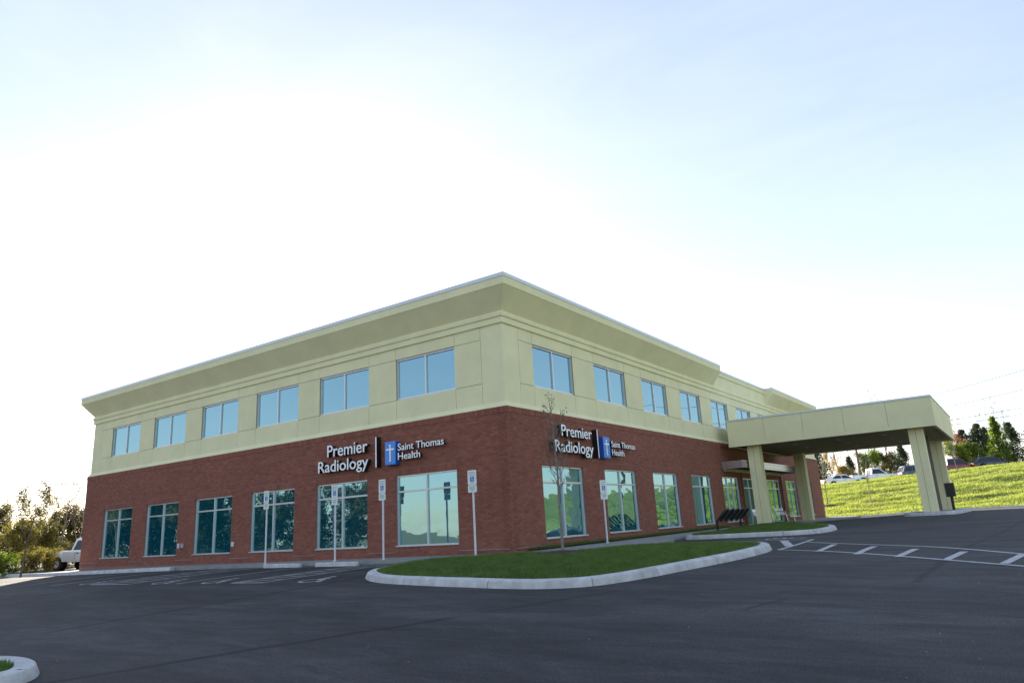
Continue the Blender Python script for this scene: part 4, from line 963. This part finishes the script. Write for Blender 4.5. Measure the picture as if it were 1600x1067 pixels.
def proto_conifer(key, seed, H, W, n_, size, base=.06, power=.8):
    rg = np.random.default_rng(seed); mb = MB(); mb.tube([(0, 0, -.1), (0, 0, H*.5), (0, 0, H*.95)], [H*.022, H*.014, .01], 6)
    boughs = []
    for i in range(int(150)):
        t = rg.uniform(0, 1)**.85; z = H*(base+(1-base)*t); r = W*(1-t)**power*rg.uniform(.55, 1.1)+.05; a = rg.uniform(0, 2*math.pi); boughs.append((z, r, a, .10*H*(1-t)+.12*W))
    P = []
    for z, r, a, s in boughs:
        m_ = n_//150; f = rg.uniform(.25, 1, m_); P.append(np.stack([np.cos(a)*r*f, np.sin(a)*r*f, z+.15*s*f], 1)+rg.normal(size=(m_, 3))*s*np.array([.42, .42, .40]))
    TP[key] = (mb.mesh('trunk', False), mesh_np('crown', *leaves_at(np.concatenate(P), size, seed)))
proto_conifer('cedarA', 1, 8, 2.1, 5400, .15); proto_conifer('cedarB', 2, 8, 2.8, 6000, .15, power=.55); proto_conifer('cedarC', 3, 8, 1.5, 4500, .14, power=.7)
proto_decid('bushy', 4, 6, .55, .10, 6500, .38, .13, levels=3, nb=(7, 5, 4), first=.12)
proto_decid('bushyB', 5, 6, .6, .10, 7000, .42, .13, levels=3, nb=(8, 5, 4), first=.05, up_=.25)
proto_decid('loose', 6, 8, .45, .11, 3000, .30, .10, levels=3, nb=(6, 5, 4), first=.25)
proto_decid('bare', 8, 10, .42, .13, 260, .25, .07, levels=4, nb=(7, 5, 4, 3), first=.3, up_=.4)
proto_decid('bareB', 9, 10, .36, .10, 220, .25, .07, levels=4, nb=(6, 5, 4, 3), first=.4, up_=.5)
proto_decid('leafy', 11, 8, .5, .12, 7000, .5, .12, levels=3, nb=(7, 6, 4), first=.2)
def tree(key, leaf, x, y, z, sc, label, cat='tree', group=None, name='tree', sz=1, rz=None, bark='bark', leaf_name='crown'):
    r = empty(name, (x, y, z), rnd.uniform(0, 6.28) if rz is None else rz); r.scale = (sc, sc, sc*sz); tag(r, label, cat, group)
    tr, cw = TP[key]
    for me, nm, mt in ((tr, 'trunk', bark), (cw, leaf_name, leaf)):
        if me is None: continue
        o = bpy.data.objects.new(nm, me); col.objects.link(o); o.parent = r
        if nm == 'buds': o['kind'] = 'stuff'
        if not me.materials: me.materials.append(M[mt])
        o.material_slots[0].link = 'OBJECT'; o.material_slots[0].material = M[mt]
    return r
# right: line of trees beyond the hilltop road (position given as azimuth from the camera and distance)
def pol(az, d): return CAM.x+math.sin(R(az))*d, CAM.y+math.cos(R(az))*d
GH = 'trees beyond the hilltop road'
right = [
    (-12.1, 112, 'cedarB', 'cedar', .95, 'tall dark cedar just right of the far brick wall end'), (-11.4, 116, 'loose', 'tan', .72, 'pale tan leafed tree next to the tall dark cedar by the wall end'),
    (-10.4, 106, 'bushy', 'tan', .50, 'low golden bush behind the white sedan'), (-9.9, 116, 'cedarB', 'cedar', .66, 'dark rounded cedar behind the white sedan'),
    (-8.7, 106, 'bushyB', 'green', .72, 'bright green bushy tree behind the white pickup'), (-7.8, 112, 'bushy', 'olive', .78, 'dull olive bush right of the bright green tree behind the white pickup'), (-7.2, 116, 'bushyB', 'olive', .72, 'brown olive bush behind the gap before the blue grey car'),
    (-6.5, 112, 'cedarB', 'cedar', .74, 'dark cedar behind the blue grey car'), (-5.1, 116, 'cedarA', 'cedar', .80, 'dark cedar hidden behind the outer canopy columns'),
    (-3.95, 118, 'loose', 'olive', .95, 'thin grey green tree just right of the canopy'), (-3.45, 110, 'loose', 'pink', .72, 'pink blossoming tree above the maroon truck'), (-3.1, 106, 'bushyB', 'green', .66, 'small bright green tree above the maroon truck bonnet'),
    (-2.65, 118, 'cedarB', 'cedar', .92, 'dark cedar behind the two bright green trees'), (-2.2, 107, 'bushy', 'green', .66, 'small bright green tree left of the dark cedar pair'),
    (-1.75, 118, 'cedarB', 'cedar', 1.0, 'dark cedar above the dark blue car'), (-1.35, 122, 'cedarC', 'cedar', .98, 'slim dark cedar above the dark blue car roof'), (-.75, 112, 'cedarA', 'green', 1.02, 'broad pointed green evergreen above the dark blue car bonnet'),
    (.0, 118, 'cedarB', 'cedar', .95, 'dark cedar right of the broad green evergreen'), (1.2, 112, 'cedarA', 'cedar', .95, 'dark cedar at the right edge of the picture'), (2.6, 114, 'cedarB', 'cedar', .9, 'dark cedar past the right edge')]
for az, d, key, leaf, sc, lab in right:
    x, y = pol(az+.0, d); tree(key, leaf, x, y, hz(x, y)-.2, sc*.88, lab, group=GH)
for az, d, sc, lab in ((-11.6, 124, .95, 'bare trunked tree between the tall cedar and the golden bush'), (-11.1, 126, 1.0, 'dark thin bare trunk above the golden bush'), (-10.6, 128, 1.0, 'thin bare tree above the dark rounded cedar'), (-10.1, 124, .95, 'bare tree left of the wooden pole'), (-8.4, 130, 1.0, 'bare tree above the bright green bushy tree'), (-8.0, 124, .9, 'bare tree right above the bright green bushy tree'), (-7.35, 118, 1.15, 'thick bare tree above the olive bushes'), (-6.8, 128, 1.0, 'thin bare tree before the dark cedar and columns'), (-4.2, 126, .9, 'tall bare tree right beside the canopy edge'), (-2.9, 130, .9, 'bare twiggy tree behind the cedars above the maroon truck'), (-1.1, 130, .95, 'bare twiggy tree between the slim cedar and the green evergreen'), (-.3, 126, .95, 'bare twiggy tree near the right picture edge')):
    x, y = pol(az, d); tree(rnd.choice(['bare', 'bareB']), 'bud', x, y, hz(x, y)-.2, sc, lab, group='bare trees beyond the hilltop road', bark='pale_bark', leaf_name='buds')
# left: trees beyond the lower car park
GL = 'trees beyond the left end of the building'
left = [(-71.6, 66, 'bushyB', 'olive', .66, 'dense olive tree at the left picture edge'), (-70.3, 60, 'leafy', 'olive', .46, 'olive leafed tree left of the forked bare tree'), (-69.3, 57, 'bushy', 'yellow', .50, 'yellow lit tree behind the forked bare tree'),
        (-68.1, 60, 'bushyB', 'yellow', .46, 'yellow lit bush right of the forked bare trunk'), (-67.3, 68, 'cedarB', 'cedar', .52, 'dark evergreen left of the white pickup cab'), (-66.0, 64, 'bushyB', 'olive', .62, 'dark olive tree rising behind the white pickup'), (-64.6, 66, 'cedarB', 'cedar', .62, 'dark evergreen hidden by the brick wall end'),
        (-73.5, 62, 'leafy', 'olive', .66, 'olive tree outside the left picture edge')]
for az, d, key, leaf, sc, lab in left:
    x, y = pol(az, d); tree(key, leaf, x, y, far_z(x, y), sc, lab, group=GL)
for az, d, sc, lab in ((-66.9, 62, .62, 'pale bare tree behind the white pickup bed'), (-65.9, 60, .55, 'slender bare tree nearest the brick wall end'), (-72.2, 55, .6, 'bare tree twigs at the left picture edge')):
    x, y = pol(az, d); tree('bare', 'bud', x, y, far_z(x, y), sc, lab, group='bare trees at the left end', bark='pale_bark', leaf_name='buds')
x, y = pol(-68.95, 44); tree('loose', 'olive', x, y, g(x, y)-.1, .50, 'forked young tree with sparse leaves in front of the left trees', bark='bark', rz=1.2)
for az, d, sc, lf, lab in ((-70.6, 48, .30, 'green', 'bright green shrub at the foot of the left trees, leftmost'), (-69.8, 47, .27, 'green', 'bright green shrub left of the forked tree trunk'), (-68.4, 49, .28, 'yellow', 'yellow green shrub between forked tree and white pickup'), (-67.6, 51, .30, 'yellow', 'yellow shrub just left of the white pickup tail'), (-71.6, 49, .3, 'green', 'bright green shrub at the picture edge'), (-66.4, 55, .35, 'olive', 'olive shrub behind the white pickup bed'), (-70.9, 66, .5, 'olive', 'olive scrub between the left trees, leftmost of the low row'), (-69.9, 68, .5, 'olive', 'olive scrub far behind the bright green shrubs'), (-68.8, 67, .48, 'yellow', 'yellow scrub far behind the forked tree'), (-67.8, 70, .5, 'olive', 'olive scrub far behind the pickup tail'), (-66.6, 72, .5, 'olive', 'olive scrub far behind the pickup cab')):
    x, y = pol(az, d); tree('bushyB', lf, x, y, g(x, y)-.35, sc, lab, cat='shrub', group='shrubs below the left trees', name='shrub', sz=.8)
# wooded edge behind the camera, seen in the glazing
behind = []
for i in range(14):
    t = i/17; behind.append((-66+33*t, -8-21*t+rnd.uniform(-1, 1), ['bushyB', 'cedarB', 'bushy'][i % 3], rnd.uniform(.85, 1.15)*(1.2-.6*t)))
for i in range(8):
    t = i/10; behind.append((-64+32*t+1.5, -15-22*t, ['cedarB', 'bushyB'][i % 2], rnd.uniform(.9, 1.2)))
for i in range(9): behind.append((-34+4.5*i, -44-2*i, ['bushyB', 'bushy'][i % 2], rnd.uniform(.55, .8)))
for i, (x, y, k_, sc) in enumerate(behind): tree(k_, 'cedar' if i % 3 else 'olive', x, y, far_z(x, y)-.3, sc, 'dark tree mirrored in the left face glazing', group='trees mirrored in the left face glazing', sz=1)
# young tree on the island
zt = z1_(2.84, -1.85); rt = empty('young_tree', (2.84, -1.85, zt)); tag(rt, 'slender nearly bare young tree on the grass island before the brick corner', 'tree')
r_ = random.Random(21); mb = MB(); tips = []
tp = [Vector((0, 0, -.05)), Vector((.01, 0, .6)), Vector((-.01, .01, 1.3)), Vector((.01, 0, 2.0)), Vector((-.02, .02, 2.6)), Vector((-.04, .02, 3.2)), Vector((-.10, .03, 3.75)), Vector((-.13, .03, 4.12))]
mb.tube(tp, [.042, .036, .032, .028, .02, .014, .009, .004], 8)
def twig(p, d, L_, r, lev):
    pts = [p]; q = p; dd = d
    for i in range(5): dd = (dd+rvec(r_)*.16+Vector((0, 0, .12))).normalized(); q = q+dd*L_/5; pts.append(q)
    mb.tube(pts, [r, r*.85, r*.7, r*.55, r*.4, .002], 4, caps=False)
    for i in (2, 3, 4, 5): tips.append(pts[i])
    if lev < 2:
        for i in range(4): k = r_.choice((1, 2, 3, 4)); twig(pts[k], (dd+rvec(r_)*.8).normalized(), L_*.45, r*.5, lev+1)
for i in range(22):
    t = 1.55+i*.105; j = next(q for q in range(7) if tp[q+1].z >= t) if t < 4.1 else 6; f = (t-tp[j].z)/(tp[j+1].z-tp[j].z); p = tp[j].lerp(tp[j+1], min(1, f)); a = i*2.4+r_.uniform(-.4, .4)
    twig(p, Vector((math.cos(a)*.75, math.sin(a)*.75, .9)).normalized(), (.95-.2*abs(t-2.2))*r_.uniform(.55, 1) if t < 3.6 else .3, .010 if t < 3 else .006, 0 if t < 3.4 else 1)
mb.build('trunk', 'pale_bark', rt, recalc=False)
P = [t+rvec(r_)*.03 for t in tips for _ in range(1) if r_.random() < .35]; P += [Vector((-.13, .03, 4.1))+rvec(r_)*.13 for _ in range(26)]
o = link('buds', mesh_np('buds', *leaves_at(np.array([tuple(p) for p in P]), .024, 4)), 'bud', rt); o['kind'] = 'stuff'
mb = MB(); rings = [(.0, .09), (.25, .075), (.5, .05), (.75, .01)]; vs = [(0, 0, .10)]+[(rr*math.cos(a)*(1+.1*math.sin(3*a)), rr*math.sin(a), hh+.012*noise.noise(Vector((rr*9, a*3, 1)))) for rr, hh in rings[1:] for a in [2*math.pi*k/24 for k in range(24)]]
fs = [(0, 1+k, 1+(k+1) % 24) for k in range(24)]+[(1+i*24+k, 1+(i+1)*24+k, 1+(i+1)*24+(k+1) % 24, 1+i*24+(k+1) % 24) for i in range(2) for k in range(24)]
def mulch(x, y, z, s, lab):
    o = MB().add([(a*s, b*s, c*s) for a, b, c in vs], fs).build('mulch', 'mulch', None, smooth=False); o.location = (x, y, z); tag(o, lab, 'mulch', kind='stuff'); return o
mulch(2.84, -1.85, zt-.005, 1.05, 'brown mulch ring round the young tree trunk')
# staked saplings on the slope
for x, y, lab, h_ in ((1.82, 52.15, 'bare sapling on the slope under the white pickup truck', 4.3), (-1.86, 52.3, 'bare sapling on the slope next to the far wall end', 4.0), (7.85, 67.0, 'bare sapling at the hill crest before the maroon truck', 3.0)):
    z = hz(x, y); r = empty('sapling', (x, y, z), rnd.uniform(0, 6)); tag(r, lab, 'tree', 'saplings on the grass hill'); s_, tips = skeleton(int(x*7)+40, h_, .3, .05, levels=2, nb=(9, 3), up_=.6, first=.35); s_.build('trunk', 'pale_bark', r, recalc=False)
    mulch(x, y, z+.0, 1.0, 'mulch ring under the '+lab.split(' on ')[0].split(' at ')[0]+(' by the white pickup' if x > 1 and x < 3 else ' by the wall end' if x < 0 else ' at the crest'))
# grass on the slope
def hin(x, y): return hill_d(x, y) > .9 and y > 43.5 and hill_d(x, y) < 30
def hthin(x, y, rg): return rg.random() < .35+.8*max(0, .5+noise.noise(Vector((x*.22+y*.1, y*.55-x*.16, 0))))
tag(blades('hill_grass', hin, (-9, 44, 19, 74), 90000, .16, .05, hz, 'hill_blade', lean=.9, seed=9, cull=hthin), 'sunlit yellow green grass covering the slope behind the car park', 'grass')

# ------------------------------------------------------------------ utility poles and wires
def upole(x, y, h, label, arms=2):
    z = hz(x, y) if hill_d(x, y) > 0 else far_z(x, y); r = empty('utility_pole', (x, y, z)); tag(r, label, 'utility pole', 'wooden utility poles'); mb = MB(); mb.tube([(0, 0, -.5), (0, 0, h)], [.17, .12], 10); mb.build('pole', 'wood_pole', r, smooth=True)
    for k in range(arms): mb = MB(); mb.box((-1.1, -.06, h-.5-k*1.3), (1.1, .06, h-.38-k*1.3)); mb.build('crossarm', 'wood_pole', r)
    return Vector((x, y, z))
def wire(a, b, sag, lab, r=.016, grp='overhead wires'):
    mb = MB(); pts = []
    for i in range(25): t = i/24; p = Vector(a).lerp(Vector(b), t); p.z -= sag*4*t*(1-t); pts.append(p)
    mb.tube(pts, r, 5); o = mb.build('overhead_wire', 'wire', None); tag(o, lab, 'wire', grp)
a = pol(-84, 92); b = pol(-52, 75)
upole(*a, 11.5, 'wooden utility pole outside the left picture edge'); upole(*b, 11.5, 'wooden utility pole hidden behind the building')
for h, lab in ((11.3, 'upper overhead wire left of the building'), (8.1, 'middle overhead wire left of the building'), (5.4, 'lowest overhead wire crossing the left trees')): wire((*a, h-.7), (*b, h-1.3), .3, lab, .03)
p1 = pol(-9.3, 104); p2 = pol(-40, 140); p3 = pol(22, 88)
upole(*p1, 9.5, 'brown wooden utility pole under the canopy, left of the bright green tree'); upole(*p3, 14, 'utility pole past the right picture edge')
for i, (h1, h2) in enumerate(((12.2, 18.5), (10.8, 15.5), (9.7, 12.3), (9.3, 11.2))):
    wire((p1[0], p1[1], h1), (p3[0], p3[1], h2), .6, ['topmost overhead wire right of the canopy', 'second overhead wire down right of the canopy', 'third overhead wire down right of the canopy', 'lowest overhead wire just over the right hand cedars'][i], .026)
    wire((p2[0], p2[1], 3+h1), (p1[0], p1[1], h1), .8, 'overhead wire under the canopy left of the brown pole, '+['topmost', 'second down', 'third down', 'lowest'][i]+' of four', .026, 'wires left of the brown utility pole')
